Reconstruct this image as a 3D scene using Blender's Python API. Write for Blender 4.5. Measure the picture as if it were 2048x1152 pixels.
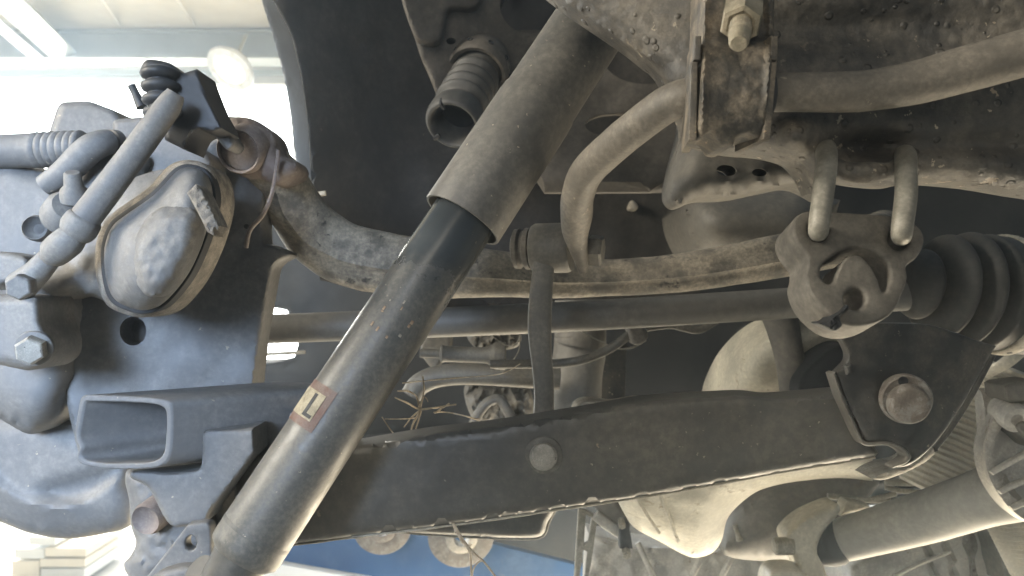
import bpy, bmesh, math, random
import numpy as np
from mathutils import Vector, Matrix, noise
from mathutils.geometry import delaunay_2d_cdt

random.seed(7)
S = bpy.context.scene
COL = S.collection
for o in list(bpy.data.objects):
    bpy.data.objects.remove(o)

# ------------------------------------------------------------------ camera
ZC = 1.7                       # height of the phone above the workshop floor
F = 2048 * 26.0 / 36.0         # focal length in pixels of a 2048 wide frame
cd = bpy.data.cameras.new('camera')
cam = bpy.data.objects.new('camera', cd)
COL.objects.link(cam)
cam.location = (0, 0, ZC)
cam.rotation_euler = (math.radians(90), 0, 0)
cd.lens = 26.0
cd.sensor_width = 36.0
cd.clip_start = 0.01
cd.clip_end = 100
cd.dof.use_dof = True
cd.dof.focus_distance = 0.56
cd.dof.aperture_fstop = 11.0
S.camera = cam

# ------------------------------------------------------------------ light
w = bpy.data.worlds.new('World')
S.world = w
w.use_nodes = True
bg = w.node_tree.nodes['Background']
bg.inputs[0].default_value = (0.62, 0.82, 1.0, 1)
bg.inputs[1].default_value = 0.13


def area(name, loc, target, size, power, color, size_y=None):
    l = bpy.data.lights.new(name, 'AREA')
    l.shape = 'RECTANGLE'
    l.size = size
    l.size_y = size_y or size
    l.energy = power
    l.color = color
    o = bpy.data.objects.new(name, l)
    COL.objects.link(o)
    o.location = loc
    o.rotation_euler = (Vector(target) - Vector(loc)).to_track_quat('-Z', 'Y').to_euler()
    return o


area('light_floor_bounce', (0.7, 1.5, 0.06), (0.3, 0.8, 1.7), 2.4, 215, (1.0, 0.85, 0.62))
area('light_bay_behind', (-0.7, -2.0, 2.6), (0.25, 0.55, 1.75), 1.5, 24, (1.0, 0.88, 0.70))
area('light_bay_side', (-1.9, 0.05, 2.5), (0.2, 0.55, 1.8), 0.6, 62, (1.0, 0.92, 0.78))
lb = area('light_blue_fill', (-0.55, -0.55, 1.95), (-0.46, 0.6, 1.64), 0.4, 2.1, (0.50, 0.69, 1.0))  # blue fill added to tint the left parts, in place of veiling glare
lb.data.spread = math.radians(36)
area('light_door_glare', (-3.3, 5.6, 3.1), (0.2, 0.6, 1.8), 1.6, 300, (1.0, 0.96, 0.86))
area('light_yard', (-6.0, 8.6, 5.8), (-6.0, 8.0, 0.0), 5.0, 1500, (1.0, 0.98, 0.92))
area('light_door_floor', (-2.6, 3.0, 0.05), (-2.6, 3.6, 3.0), 2.0, 40, (1.0, 0.86, 0.62))

S.view_settings.view_transform = 'Standard'
S.view_settings.look = 'None'
S.view_settings.exposure = 0.14
S.view_settings.gamma = 1.0
S.render.engine = 'CYCLES'
S.cycles.use_denoising = True
S.cycles.max_bounces = 6
S.cycles.volume_bounces = 0


# ------------------------------------------------------------------ helpers
def P(x, y, d):
    return Vector(((x - 1024.0) / F * d, d, ZC + (576.0 - y) / F * d))


def m(px, d):
    return px / F * d


def smooth_path(pts, n=6, closed=False):
    """Catmull-Rom through tuples; a trailing string 'c' marks a sharp corner."""
    cor = [isinstance(p[-1], str) for p in pts]
    q = [np.array([v for v in p if not isinstance(v, str)], float) for p in pts]
    N = len(q)
    out = []
    for i in range(N if closed else N - 1):
        j = (i + 1) % N
        a, b = q[i], q[j]
        pa = q[i - 1] if (closed or i > 0) else a
        nb = q[(j + 1) % N] if (closed or j < N - 1) else b
        ta = (b - a) if cor[i] else (b - pa) * 0.5
        tb = (b - a) if cor[j] else (nb - a) * 0.5
        L = np.linalg.norm(b - a)
        for t in (ta, tb):
            l = np.linalg.norm(t)
            if l > L * 1.3:
                t *= L * 1.3 / l
        for k in range(n):
            t = k / n
            out.append((2*t**3-3*t**2+1)*a + (t**3-2*t**2+t)*ta + (-2*t**3+3*t**2)*b + (t**3-t**2)*tb)
    if not closed:
        out.append(q[-1])
    return out


def finish(name, verts, faces, mat, parent=None, angle=35, smooth=True):
    v = np.array([tuple(p) for p in verts], float)
    c = v.mean(axis=0)
    me = bpy.data.meshes.new(name)
    me.from_pydata([tuple(p - c) for p in v], [], faces)
    me.update()
    bm = bmesh.new()
    bm.from_mesh(me)
    bmesh.ops.remove_doubles(bm, verts=bm.verts, dist=1e-6)
    bmesh.ops.recalc_face_normals(bm, faces=bm.faces)
    bm.to_mesh(me)
    bm.free()
    if smooth:
        me.shade_smooth()
        me.set_sharp_from_angle(angle=math.radians(angle))
    me.materials.append(mat)
    o = bpy.data.objects.new(name, me)
    COL.objects.link(o)
    o.location = c
    if parent is not None:
        o.parent = parent
        base = Vector(parent['base']) if 'base' in parent else parent.location
        o.matrix_parent_inverse = Matrix.Translation(base).inverted()
    o['base'] = tuple(float(x) for x in c)
    return o


def tag(o, label, cat, group=None, kind=None):
    if label:
        o['label'] = label
    if cat:
        o['category'] = cat
    if group:
        o['group'] = group
    if kind:
        o['kind'] = kind
    return o


def thing(name, loc, label, cat, group=None):
    o = bpy.data.objects.new(name, None)
    COL.objects.link(o)
    o.location = loc
    o.empty_display_size = 0.02
    o['base'] = tuple(loc)
    return tag(o, label, cat, group)


def seg_dist(p, loop):
    a = np.array(loop)
    b = np.roll(a, -1, axis=0)
    best = np.full(len(p), 1e9)
    for i in range(len(a)):
        ab = b[i] - a[i]
        L = ab @ ab
        if L < 1e-12:
            continue
        t = np.clip(((p - a[i]) @ ab) / L, 0, 1)
        dd = np.linalg.norm(p - (a[i] + t[:, None] * ab), axis=1)
        best = np.minimum(best, dd)
    return best


def inside(p, loop):
    a = np.array(loop)
    r = np.zeros(len(p), bool)
    j = len(a) - 1
    for i in range(len(a)):
        xi, yi = a[i]
        xj, yj = a[j]
        if yi != yj:
            c = ((yi > p[:, 1]) != (yj > p[:, 1])) & (p[:, 0] < (xj - xi) * (p[:, 1] - yi) / (yj - yi) + xi)
            r ^= c
        j = i
    return r


def ellipse(cx, cy, rx, ry, n=20, rot=0):
    c, s = math.cos(rot), math.sin(rot)
    return [(cx + rx*math.cos(t)*c - ry*math.sin(t)*s, cy + rx*math.cos(t)*s + ry*math.sin(t)*c)
            for t in [2*math.pi*i/n for i in range(n)]]


def pillow(name, pts, d, mat, parent=None, R=20, h=0.01, t=0.03, grid=None, holes=(), rough=None,
           back=(0, 1, 0), sm=6, angle=40, detail=None):
    """A solid with a rounded front: outline, real depth d (number or f(x,y)), edge radius R px rising h metres
    towards the viewer's side, thickness t along `back`."""
    loop = [tuple(q) for q in (smooth_path(pts, sm, True) if sm else [np.array(q[:2], float) for q in pts])]
    # thin out nearly coincident points
    lp = [loop[0]]
    for q in loop[1:]:
        if math.dist(q, lp[-1]) > 0.8:
            lp.append(q)
    if math.dist(lp[0], lp[-1]) < 0.8:
        lp.pop()
    loop = lp
    arr = np.array(loop)
    ext = (arr.max(0) - arr.min(0))
    g = grid or max(4.0, max(ext) / 34.0)
    xs = np.arange(arr[:, 0].min(), arr[:, 0].max(), g)
    ys = np.arange(arr[:, 1].min(), arr[:, 1].max(), g)
    X, Y = np.meshgrid(xs, ys)
    X[1::2] += g * 0.5
    q = np.stack([X.ravel(), Y.ravel()], 1)
    q = q[inside(q, loop)]
    if len(q):
        q = q[seg_dist(q, loop) > g * 0.35]
    # extra rings near the rim so that the rounding is smooth
    hl = []
    for hp in holes:
        hp = [tuple(p[:2]) for p in hp]
        hl.append(hp)
        if len(q):
            q = q[~inside(q, hp)]
        if len(q):
            q = q[seg_dist(q, hp) > g * 0.3]
    ring = []
    for fr in (0.12, 0.35, 0.7):
        if R * fr < g * 0.9 and R > 2:
            nxt = np.roll(arr, -1, 0) - np.roll(arr, 1, 0)
            nn = np.stack([-nxt[:, 1], nxt[:, 0]], 1)
            nn /= np.maximum(np.linalg.norm(nn, axis=1)[:, None], 1e-9)
            for sgn in (1, -1):
                c = arr + nn * sgn * R * fr
                c = c[inside(c, loop)]
                if len(c):
                    c = c[seg_dist(c, loop) > R * fr * 0.85]
                for hp in hl:
                    if len(c):
                        c = c[~inside(c, hp)]
                    if len(c):
                        c = c[seg_dist(c, hp) > 2]
                if len(c):
                    ring.append(c)
    pv = [Vector(p) for p in loop]
    edges = [(i, (i + 1) % len(loop)) for i in range(len(loop))]
    for hp in hl:
        b0 = len(pv)
        pv += [Vector(p) for p in hp]
        edges += [(b0 + i, b0 + (i + 1) % len(hp)) for i in range(len(hp))]
    nb = len(pv)
    for c in ring:
        pv += [Vector(p) for p in c]
    pv += [Vector(p) for p in q]
    vo, eo, fo, _, _, _ = delaunay_2d_cdt(pv, edges, [], 1, 1e-4)
    va = np.array([tuple(v) for v in vo])
    cen = np.array([va[list(f)].mean(0) for f in fo])
    keep = inside(cen, loop)
    for hp in hl:
        keep &= ~inside(cen, hp)
    fo = [f for f, k in zip(fo, keep) if k]
    e = seg_dist(va, loop)
    u = np.clip(e / max(R, 1e-6), 0, 1)
    prof = np.sqrt(np.clip(1 - (1 - u)**2, 0, 1))
    df = d if callable(d) else (lambda x, y: d)
    if R >= 24:                 # relax the ridge that the edge distance leaves along the middle
        nbr = [set() for _ in range(len(va))]
        for f in fo:
            for i in range(len(f)):
                nbr[f[i]].add(f[(i+1) % len(f)])
                nbr[f[(i+1) % len(f)]].add(f[i])
        ia, ib = [], []
        for i, st_ in enumerate(nbr):
            for j in st_:
                ia.append(i)
                ib.append(j)
        ia, ib = np.array(ia), np.array(ib)
        cn_ = np.maximum(np.bincount(ia, minlength=len(va)), 1)
        wt = np.clip(e / (R * 0.5), 0, 1)
        for _ in range(14):
            av = np.bincount(ia, weights=prof[ib], minlength=len(va)) / cn_
            prof = prof * (1 - 0.7*wt) + av * 0.7*wt
    verts = []
    for (x, y), pr, ee in zip(va, prof, e):
        dd = df(x, y) - h * pr
        if rough:
            k = 1.0 / rough[1]
            dd -= rough[0] * (noise.noise(Vector((x*k, y*k, 3.1))) + 0.5*noise.noise(Vector((x*k*2.7, y*k*2.7, 9.2)))) * min(1, ee / 6.0)
        if detail:
            dd -= detail(x, y) * min(1, ee / 4.0)
        verts.append(P(x, y, dd))
    bk = Vector(back).normalized() * t
    nv = len(verts)
    # the rim: boundary edges of the face set
    cnt = {}
    for f in fo:
        for i in range(len(f)):
            a, b = f[i], f[(i + 1) % len(f)]
            cnt.setdefault((min(a, b), max(a, b)), []).append((a, b))
    faces = [tuple(f) for f in fo]
    bmap = {}

    def bidx(i):
        if i not in bmap:
            bmap[i] = len(verts)
            x, y = va[i]
            verts.append(P(x, y, df(x, y)) + bk)
        return bmap[i]
    for k, l in cnt.items():
        if len(l) == 1:
            a, b = l[0]
            faces.append((b, a, bidx(a), bidx(b)))
    # back cover
    for f in fo:
        if all(i in bmap for i in f):
            faces.append(tuple(bmap[i] for i in reversed(f)))
        else:
            ids = []
            for i in f:
                if i not in bmap:
                    x, y = va[i]
                    bmap[i] = len(verts)
                    verts.append(P(x, y, df(x, y)) + bk)
                ids.append(bmap[i])
            faces.append(tuple(reversed(ids)))
    return finish(name, verts, faces, mat, parent, angle)


def plate(name, pts, d, mat, parent=None, t=0.005, holes=(), normal=(0, -1, 0), center=None, bev=0.0015, sm=5, ext=None):
    """A flat sheet lying in a tilted plane, cut out of sheet metal of thickness t, with a bevelled rim."""
    loop = [tuple(q) for q in (smooth_path(pts, sm, True) if sm else [np.array(q[:2], float) for q in pts])]
    lp = [loop[0]]
    for q in loop[1:]:
        if math.dist(q, lp[-1]) > 0.8:
            lp.append(q)
    if math.dist(lp[0], lp[-1]) < 0.8:
        lp.pop()
    loop = lp
    c = center or tuple(np.array(loop).mean(0))
    o0 = P(c[0], c[1], d)
    n = Vector(normal).normalized()
    cp = Vector((0, 0, ZC))

    def hit(x, y):
        r = P(x, y, 1.0) - cp
        return cp + r * ((o0 - cp).dot(n) / r.dot(n))
    zax = n
    xax = Vector((0, 0, 1)).cross(zax).normalized()
    yax = zax.cross(xax)
    if ext is None:
        M = Matrix((xax, yax, zax)).transposed().to_4x4()
        M.translation = o0
        Mi = M.inverted()
        cu = bpy.data.curves.new('tmp', 'CURVE')
        cu.dimensions = '2D'
        cu.fill_mode = 'BOTH'
        cu.extrude = max(t/2 - bev, 0.0001)
        cu.bevel_depth = bev
        cu.bevel_resolution = 2
        cu.offset = -bev
        for lpp in [loop] + [[tuple(p[:2]) for p in h] for h in holes]:
            sp = cu.splines.new('POLY')
            sp.points.add(len(lpp) - 1)
            for k, (x, y) in enumerate(lpp):
                v = Mi @ hit(x, y)
                sp.points[k].co = (v.x, v.y, 0, 1)
            sp.use_cyclic_u = True
        tmp = bpy.data.objects.new('tmp', cu)
        COL.objects.link(tmp)
        dg = bpy.context.evaluated_depsgraph_get()
        me = bpy.data.meshes.new_from_object(tmp.evaluated_get(dg))
        vs = [M @ (v.co + Vector((0, 0, -t/2))) for v in me.vertices]
        fs = [tuple(p.vertices) for p in me.polygons]
        bpy.data.objects.remove(tmp)
        bpy.data.curves.remove(cu)
        bpy.data.meshes.remove(me)
        return finish(name, vs, fs, mat, parent, 30)
    # skewed tube wall: outline with holes pushed along ext
    return None


def frame_basis(T):
    T = T.normalized()
    a = Vector((0, 0, 1)) if abs(T.z) < 0.9 else Vector((1, 0, 0))
    u = T.cross(a).normalized()
    v = T.cross(u).normalized()
    return u, v


def tube(name, path, mat, parent=None, seg=20, n=6, r=None, flat=None, cap=True, sm=True, ridge=None, wob=0):
    """Sweep a round section; path = (x, y, d, radius_px); flat = f(s)->(ru, rv) factors; ridge raises a seam."""
    pp = smooth_path(path, n) if sm else [np.array(p, float) for p in path]
    c = [P(p[0], p[1], p[2]) for p in pp]
    rad = [m(p[3], p[2]) if len(p) > 3 else r for p in pp]
    return sweep(name, c, rad, mat, parent, seg, flat, cap, ridge, wob)


def sweep(name, c, rad, mat, parent=None, seg=20, flat=None, cap=True, ridge=None, wob=0, angle=50):
    N = len(c)
    T = [(c[min(i+1, N-1)] - c[max(i-1, 0)]).normalized() for i in range(N)]
    # reference direction: towards the viewer side (-Y), kept perpendicular
    verts, faces = [], []
    for i in range(N):
        ref = Vector((0, -1, 0))
        if abs(T[i].dot(ref)) > 0.93:
            ref = Vector((0, -0.3, -1))
        u = (ref - T[i] * ref.dot(T[i])).normalized()
        v = T[i].cross(u)
        fu, fv = flat(i / (N - 1)) if flat else (1, 1)
        for k in range(seg):
            a = 2 * math.pi * k / seg
            rr = rad[i]
            if ridge:
                for (ra, rw, rh) in ridge:
                    dlt = (a - ra + math.pi) % (2*math.pi) - math.pi
                    rr += rh * math.exp(-(dlt / rw)**2)
            pt = c[i] + u * (rr * fu * math.cos(a)) + v * (rr * fv * math.sin(a))
            if wob:
                pt += (pt - c[i]) * (noise.noise(pt * 60) * wob)
            verts.append(pt)
    for i in range(N - 1):
        for k in range(seg):
            k2 = (k + 1) % seg
            faces.append((i*seg + k, i*seg + k2, (i+1)*seg + k2, (i+1)*seg + k))
    if cap:
        faces.append(tuple(range(seg)))
        faces.append(tuple(range((N-1)*seg, N*seg)))
    return finish(name, verts, faces, mat, parent, angle)


def lathe(name, a, b, prof, mat, parent=None, seg=32, closed=False, angle=40, hexa=False, cap=True):
    """Revolve prof = [(distance along a->b in metres, radius in metres)] about the axis a->b."""
    T = (b - a).normalized()
    ref = Vector((0, -1, 0))
    if abs(T.dot(ref)) > 0.9:
        ref = Vector((0.25, 0, 1))
    u = (ref - T * ref.dot(T)).normalized()
    v = T.cross(u)
    sg = 6 if hexa else seg
    verts, faces = [], []
    for (s, r) in prof:
        for k in range(sg):
            an = 2*math.pi*k/sg + (0.3 if hexa else 0)
            verts.append(a + T*s + u*(r*math.cos(an)) + v*(r*math.sin(an)))
    n = len(prof)
    for i in range(n if closed else n - 1):
        i2 = (i + 1) % n
        for k in range(sg):
            k2 = (k+1) % sg
            faces.append((i*sg+k, i*sg+k2, i2*sg+k2, i2*sg+k))
    if not closed and cap:
        faces.append(tuple(range(sg)))
        faces.append(tuple(range((n-1)*sg, n*sg)))
    return finish(name, verts, faces, mat, parent, angle)


def bolt(name, x, y, d, r, mat, parent, axis=(0, -1, 0), hgt=0.008, washer=None, wmat=None, hexa=True):
    """A hexagon head standing on its flange; axis = the way it points."""
    a = P(x, y, d)
    ax = Vector(axis).normalized()
    rm = m(r, d)
    root = lathe(name, a, a + ax, [(-0.006, rm*0.9), (0, rm*0.96), (hgt*0.75, rm*0.96), (hgt*0.93, rm*0.88), (hgt, rm*0.78)], mat, parent, seg=28, hexa=hexa, angle=20 if hexa else 35)
    if washer:
        wm = m(washer, d)
        lathe('washer', a, a + ax, [(-0.004, wm*0.97), (-0.001, wm), (0.0012, wm*0.96), (0.0018, wm*0.88), (0.002, rm*0.7)], wmat or mat, root, seg=36)
    return root


# ------------------------------------------------------------------ materials
def mat_new(name):
    M = bpy.data.materials.new(name)
    M.use_nodes = True
    nt = M.node_tree
    return M, nt, nt.nodes['Principled BSDF']


def grime(name, base, dust, amt=0.5, scale=30, rough=0.7, metal=0.0, bump=0.25, spec=None, patch=None, blister=0, soft=0.25, drough=0.62, spec2=None, grad=None):
    """Worn metal or rubber: base colour, a film of dust broken up by noise, grit specks, patches."""
    M, nt, bs = mat_new(name)
    N = nt.nodes.new
    L = nt.links.new
    tc = N('ShaderNodeTexCoord')

    def nz(sc, det=8, ro=0.62, dist=0.0):
        n = N('ShaderNodeTexNoise')
        n.inputs['Scale'].default_value = sc
        n.inputs['Detail'].default_value = det
        n.inputs['Roughness'].default_value = ro
        n.inputs['Distortion'].default_value = dist
        L(tc.outputs['Object'], n.inputs['Vector'])
        return n

    def rng(src, a, b, c=0.0, d=1.0):
        r = N('ShaderNodeMapRange')
        r.interpolation_type = 'SMOOTHSTEP'
        for k, vv in zip(('From Min', 'From Max', 'To Min', 'To Max'), (a, b, c, d)):
            r.inputs[k].default_value = vv
        L(src, r.inputs['Value'])
        return r.outputs['Result']

    def mix(f, a, b):
        x = N('ShaderNodeMix')
        x.data_type = 'RGBA'
        if isinstance(f, (int, float)):
            x.inputs[0].default_value = f
        else:
            L(f, x.inputs[0])
        for s, vv in ((6, a), (7, b)):
            if isinstance(vv, tuple):
                x.inputs[s].default_value = (*vv, 1)
            else:
                L(vv, x.inputs[s])
        return x.outputs[2]

    def mul(a, b):
        x = N('ShaderNodeMath')
        x.operation = 'MULTIPLY'
        L(a, x.inputs[0])
        if isinstance(b, (int, float)):
            x.inputs[1].default_value = b
        else:
            L(b, x.inputs[1])
        return x.outputs[0]
    n1 = nz(scale, 10, 0.66)
    n2 = nz(scale * 9, 6, 0.7)
    cen = 0.5 + (0.5 - amt) * 0.42
    f1 = rng(n1.outputs['Fac'], cen - soft*0.5, cen + soft*0.5)
    f2 = rng(n2.outputs['Fac'], 0.25, 0.75, 0.55, 1.0)
    f = mul(f1, f2)
    if grad:                    # wear: the length that slides inside the dust tube stays clean
        dt = N('ShaderNodeVectorMath')
        dt.operation = 'DOT_PRODUCT'
        L(tc.outputs['Object'], dt.inputs[0])
        dt.inputs[1].default_value = grad[0]
        nn = nz(45, 6, 0.7)
        ma = N('ShaderNodeMath')
        ma.operation = 'MULTIPLY_ADD'
        L(nn.outputs['Fac'], ma.inputs[0])
        ma.inputs[1].default_value = 0.10
        L(dt.outputs['Value'], ma.inputs[2])
        f = mul(f, rng(ma.outputs[0], grad[2] + 0.05, grad[1] + 0.05, 1.0, 0.0))
    n0 = nz(scale * 0.35, 3, 0.5)
    b2 = mix(rng(n0.outputs['Fac'], 0.3, 0.7), tuple(c * 0.72 for c in base), tuple(min(1, c * 1.3) for c in base))
    d2 = mix(rng(n2.outputs['Fac'], 0.3, 0.7), tuple(c * 0.82 for c in dust), tuple(min(1, c * 1.2) for c in dust))
    col = mix(f, b2, d2)
    if patch:
        pc, pa, ps = patch
        np_ = nz(ps, 9, 0.7, 0.4)
        th = 0.5 + (0.5 - pa) * 0.42
        col = mix(rng(np_.outputs['Fac'], th - 0.03, th + 0.05), col, pc)
    for sp in (spec, spec2):
        if sp:
            sc, sa, ss = sp
            vo = N('ShaderNodeTexVoronoi')
            vo.inputs['Scale'].default_value = ss
            vo.inputs['Randomness'].default_value = 1.0
            wv = N('ShaderNodeVectorMath')
            wv.operation = 'ADD'
            nd = nz(ss * 1.3, 3, 0.6)
            sc_ = N('ShaderNodeVectorMath')
            sc_.operation = 'SCALE'
            sc_.inputs['Scale'].default_value = 2.2 / ss
            L(nd.outputs['Color'], sc_.inputs[0])
            L(tc.outputs['Object'], wv.inputs[0])
            L(sc_.outputs[0], wv.inputs[1])
            L(wv.outputs[0], vo.inputs['Vector'])
            sep = N('ShaderNodeSeparateColor')
            L(vo.outputs['Color'], sep.inputs[0])
            size = rng(sep.outputs[1], 0, 1, 0.03, 0.30)
            lt = N('ShaderNodeMath')
            lt.operation = 'LESS_THAN'
            L(vo.outputs['Distance'], lt.inputs[0])
            L(size, lt.inputs[1])
            gt = N('ShaderNodeMath')
            gt.operation = 'LESS_THAN'
            L(sep.outputs[0], gt.inputs[0])
            gt.inputs[1].default_value = sa * 0.5
            big = rng(n0.outputs['Fac'], 0.38, 0.6)
            col = mix(mul(mul(lt.outputs[0], gt.outputs[0]), mul(big, 0.9)), col, sc)
    L(col, bs.inputs['Base Color'])
    rr = N('ShaderNodeMix')
    rr.data_type = 'FLOAT'
    L(f, rr.inputs[0])
    rr.inputs[2].default_value = rough
    rr.inputs[3].default_value = drough
    L(rr.outputs[0], bs.inputs['Roughness'])
    if metal:
        iv = rng(f, 0, 1, metal, 0.0)
        L(iv, bs.inputs['Metallic'])
    bs.inputs['Specular IOR Level'].default_value = 0.5
    bp = N('ShaderNodeBump')
    bp.inputs['Strength'].default_value = bump
    bp.inputs['Distance'].default_value = 0.0015
    n3 = nz(scale * 5, 8, 0.7)
    hgt = n3.outputs['Fac']
    if blister:
        vb = N('ShaderNodeTexVoronoi')
        vb.inputs['Scale'].default_value = 140
        L(tc.outputs['Object'], vb.inputs['Vector'])
        sp = N('ShaderNodeSeparateColor')
        L(vb.outputs['Color'], sp.inputs[0])
        on = rng(sp.outputs[0], 0.70, 0.74)
        rad = rng(sp.outputs[1], 0, 1, 0.18, 0.5)
        dv = N('ShaderNodeMath')
        dv.operation = 'DIVIDE'
        L(vb.outputs['Distance'], dv.inputs[0])
        L(rad, dv.inputs[1])
        bl = mul(rng(dv.outputs[0], 0.55, 1.0, 1.0, 0.0), on)
        ad = N('ShaderNodeMath')
        ad.operation = 'MULTIPLY_ADD'
        L(bl, ad.inputs[0])
        ad.inputs[1].default_value = blister
        L(hgt, ad.inputs[2])
        hgt = ad.outputs[0]
    L(hgt, bp.inputs['Height'])
    L(bp.outputs['Normal'], bs.inputs['Normal'])
    return M


def plain(name, col, rough=0.6, metal=0.0, emit=None, es=0):
    M, nt, bs = mat_new(name)
    n = nt.nodes.new('ShaderNodeTexNoise')
    n.inputs['Scale'].default_value = 9
    n.inputs['Detail'].default_value = 6
    tc = nt.nodes.new('ShaderNodeTexCoord')
    nt.links.new(tc.outputs['Object'], n.inputs['Vector'])
    x = nt.nodes.new('ShaderNodeMix')
    x.data_type = 'RGBA'
    x.inputs[6].default_value = (*[c*0.85 for c in col], 1)
    x.inputs[7].default_value = (*[min(1, c*1.12) for c in col], 1)
    nt.links.new(n.outputs['Fac'], x.inputs[0])
    nt.links.new(x.outputs[2], bs.inputs['Base Color'])
    bs.inputs['Roughness'].default_value = rough
    bs.inputs['Metallic'].default_value = metal
    if emit:
        bs.inputs['Emission Color'].default_value = (*emit, 1)
        bs.inputs['Emission Strength'].default_value = es
    return M


TAN = (0.30, 0.265, 0.205)
DUST = (0.165, 0.15, 0.12)
GRIT = (0.42, 0.36, 0.27)
M_shock = grime('shock_dusty_paint', (0.05, 0.05, 0.048), (0.135, 0.128, 0.108), 0.62, 26, 0.5, 0, 0.10, (GRIT, 0.10, 420), soft=0.5)
M_dusttube = grime('dust_tube_paint', (0.06, 0.057, 0.053), (0.14, 0.13, 0.11), 0.7, 18, 0.5, 0, 0.10, (GRIT, 0.10, 300), soft=0.55)
M_bar = grime('anti_roll_bar_paint', (0.09, 0.08, 0.065), (0.2, 0.175, 0.14), 0.62, 30, 0.55, 0, 0.45, ((0.3, 0.26, 0.2), 0.2, 120), soft=0.4)
M_sub = grime('subframe_paint', (0.04, 0.038, 0.035), (0.17, 0.15, 0.12), 0.50, 16, 0.42, 0, 0.9, (GRIT, 0.34, 170), blister=0.9, soft=0.3, spec2=((0.36, 0.29, 0.21), 0.16, 80))
M_brk = grime('bush_bracket_paint', (0.055, 0.05, 0.042), (0.23, 0.19, 0.14), 0.5, 60, 0.5, 0, 0.6, ((0.5, 0.36, 0.22), 0.14, 200), soft=0.25)
M_crud = grime('light_mud_crud', (0.2, 0.18, 0.145), (0.42, 0.375, 0.30), 0.62, 70, 0.8, 0, 0.5, soft=0.35)
M_nut = grime('plated_nut', (0.2, 0.175, 0.12), (0.40, 0.34, 0.25), 0.5, 90, 0.5, 0.2, 0.5, soft=0.35)
M_rod = grime('hanger_rod_steel', (0.15, 0.14, 0.115), (0.33, 0.305, 0.25), 0.55, 40, 0.38, 0.25, 0.22, (GRIT, 0.08, 220), soft=0.4)
M_rub = grime('dusty_rubber', (0.06, 0.055, 0.047), (0.15, 0.134, 0.11), 0.62, 22, 0.8, 0, 0.2, soft=0.5)
M_boot = grime('boot_rubber', (0.03, 0.029, 0.028), (0.075, 0.07, 0.06), 0.55, 14, 0.55, 0, 0.06, soft=0.6)
M_arm = grime('lower_arm_paint', (0.045, 0.043, 0.039), (0.105, 0.096, 0.078), 0.46, 16, 0.42, 0, 0.25, ((0.28, 0.25, 0.19), 0.07, 420), soft=0.45, spec2=((0.25, 0.19, 0.13), 0.03, 130))
M_edge = grime('edge_crud_and_light', (0.28, 0.255, 0.2), (0.52, 0.47, 0.38), 0.6, 120, 0.7, 0, 0.8, soft=0.4)  # crud on tab and clamp, painted edge light on the lower arm
M_brkt = grime('bracket_black_paint', (0.032, 0.031, 0.029), (0.09, 0.08, 0.064), 0.42, 30, 0.4, 0, 0.3, (GRIT, 0.2, 260), soft=0.3)
M_rust = grime('rusty_washer', (0.09, 0.074, 0.06), (0.15, 0.132, 0.11), 0.5, 60, 0.75, 0, 0.6, patch=((0.17, 0.16, 0.145), 0.42, 70), soft=0.35)
M_boltg = grime('dusty_bolt', (0.19, 0.18, 0.155), (0.34, 0.31, 0.26), 0.6, 110, 0.6, 0.1, 0.35, ((0.05, 0.04, 0.03), 0.12, 300), soft=0.4)
M_link = grime('link_steel', (0.07, 0.066, 0.056), (0.135, 0.122, 0.098), 0.6, 34, 0.55, 0, 0.25, soft=0.4)
M_up = grime('upper_arm_muddy', (0.11, 0.098, 0.08), (0.36, 0.31, 0.235), 0.55, 32, 0.6, 0, 0.6, patch=((0.05, 0.045, 0.038), 0.20, 55), soft=0.25)
M_shaft = grime('drive_shaft_paint', (0.12, 0.113, 0.1), (0.17, 0.158, 0.136), 0.5, 12, 0.5, 0, 0.06, soft=0.6)
M_liner = grime('wheel_liner_plastic', (0.022, 0.02, 0.018), (0.058, 0.05, 0.04), 0.45, 9, 0.8, 0, 0.5, ((0.2, 0.16, 0.12), 0.10, 60), soft=0.45)
M_body = grime('body_panel_dusty', (0.05, 0.044, 0.037), (0.11, 0.095, 0.077), 0.6, 12, 0.7, 0, 0.3, (TAN, 0.08, 80), soft=0.5)
M_dark = grime('underbody_and_shade_black', (0.008, 0.009, 0.011), (0.02, 0.02, 0.02), 0.4, 6, 0.7, 0, 0.3, soft=0.4)  # near-black underbody, also painted in as shade for gaps and the crack
M_rail = grime('frame_rail_paint', (0.07, 0.066, 0.058), (0.15, 0.135, 0.11), 0.58, 14, 0.6, 0, 0.15, soft=0.6)
M_white = grime('white_body_paint', (0.62, 0.62, 0.6), (0.4, 0.38, 0.34), 0.3, 12, 0.35, 0, 0.05)
M_alu = grime('knuckle_cast_iron', (0.12, 0.12, 0.12), (0.19, 0.18, 0.165), 0.55, 20, 0.6, 0, 0.25, (GRIT, 0.05, 240), soft=0.5)
M_cal = grime('caliper_casting', (0.125, 0.12, 0.115), (0.21, 0.195, 0.17), 0.5, 34, 0.65, 0, 0.4, soft=0.45)
M_calcrust = grime('caliper_crusted_rim', (0.14, 0.125, 0.105), (0.30, 0.26, 0.205), 0.5, 95, 0.8, 0, 0.9, soft=0.3)
M_rustl = grime('rusty_boss', (0.15, 0.115, 0.10), (0.22, 0.185, 0.16), 0.5, 40, 0.8, 0, 0.3, soft=0.4)
M_blk = grime('black_plastic', (0.02, 0.021, 0.024), (0.05, 0.05, 0.05), 0.35, 25, 0.5, 0, 0.1, soft=0.5)
M_cream = grime('cast_alloy_cream', (0.36, 0.335, 0.27), (0.58, 0.54, 0.43), 0.55, 22, 0.6, 0, 0.35, patch=((0.3, 0.25, 0.17), 0.2, 40), soft=0.5)
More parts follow.
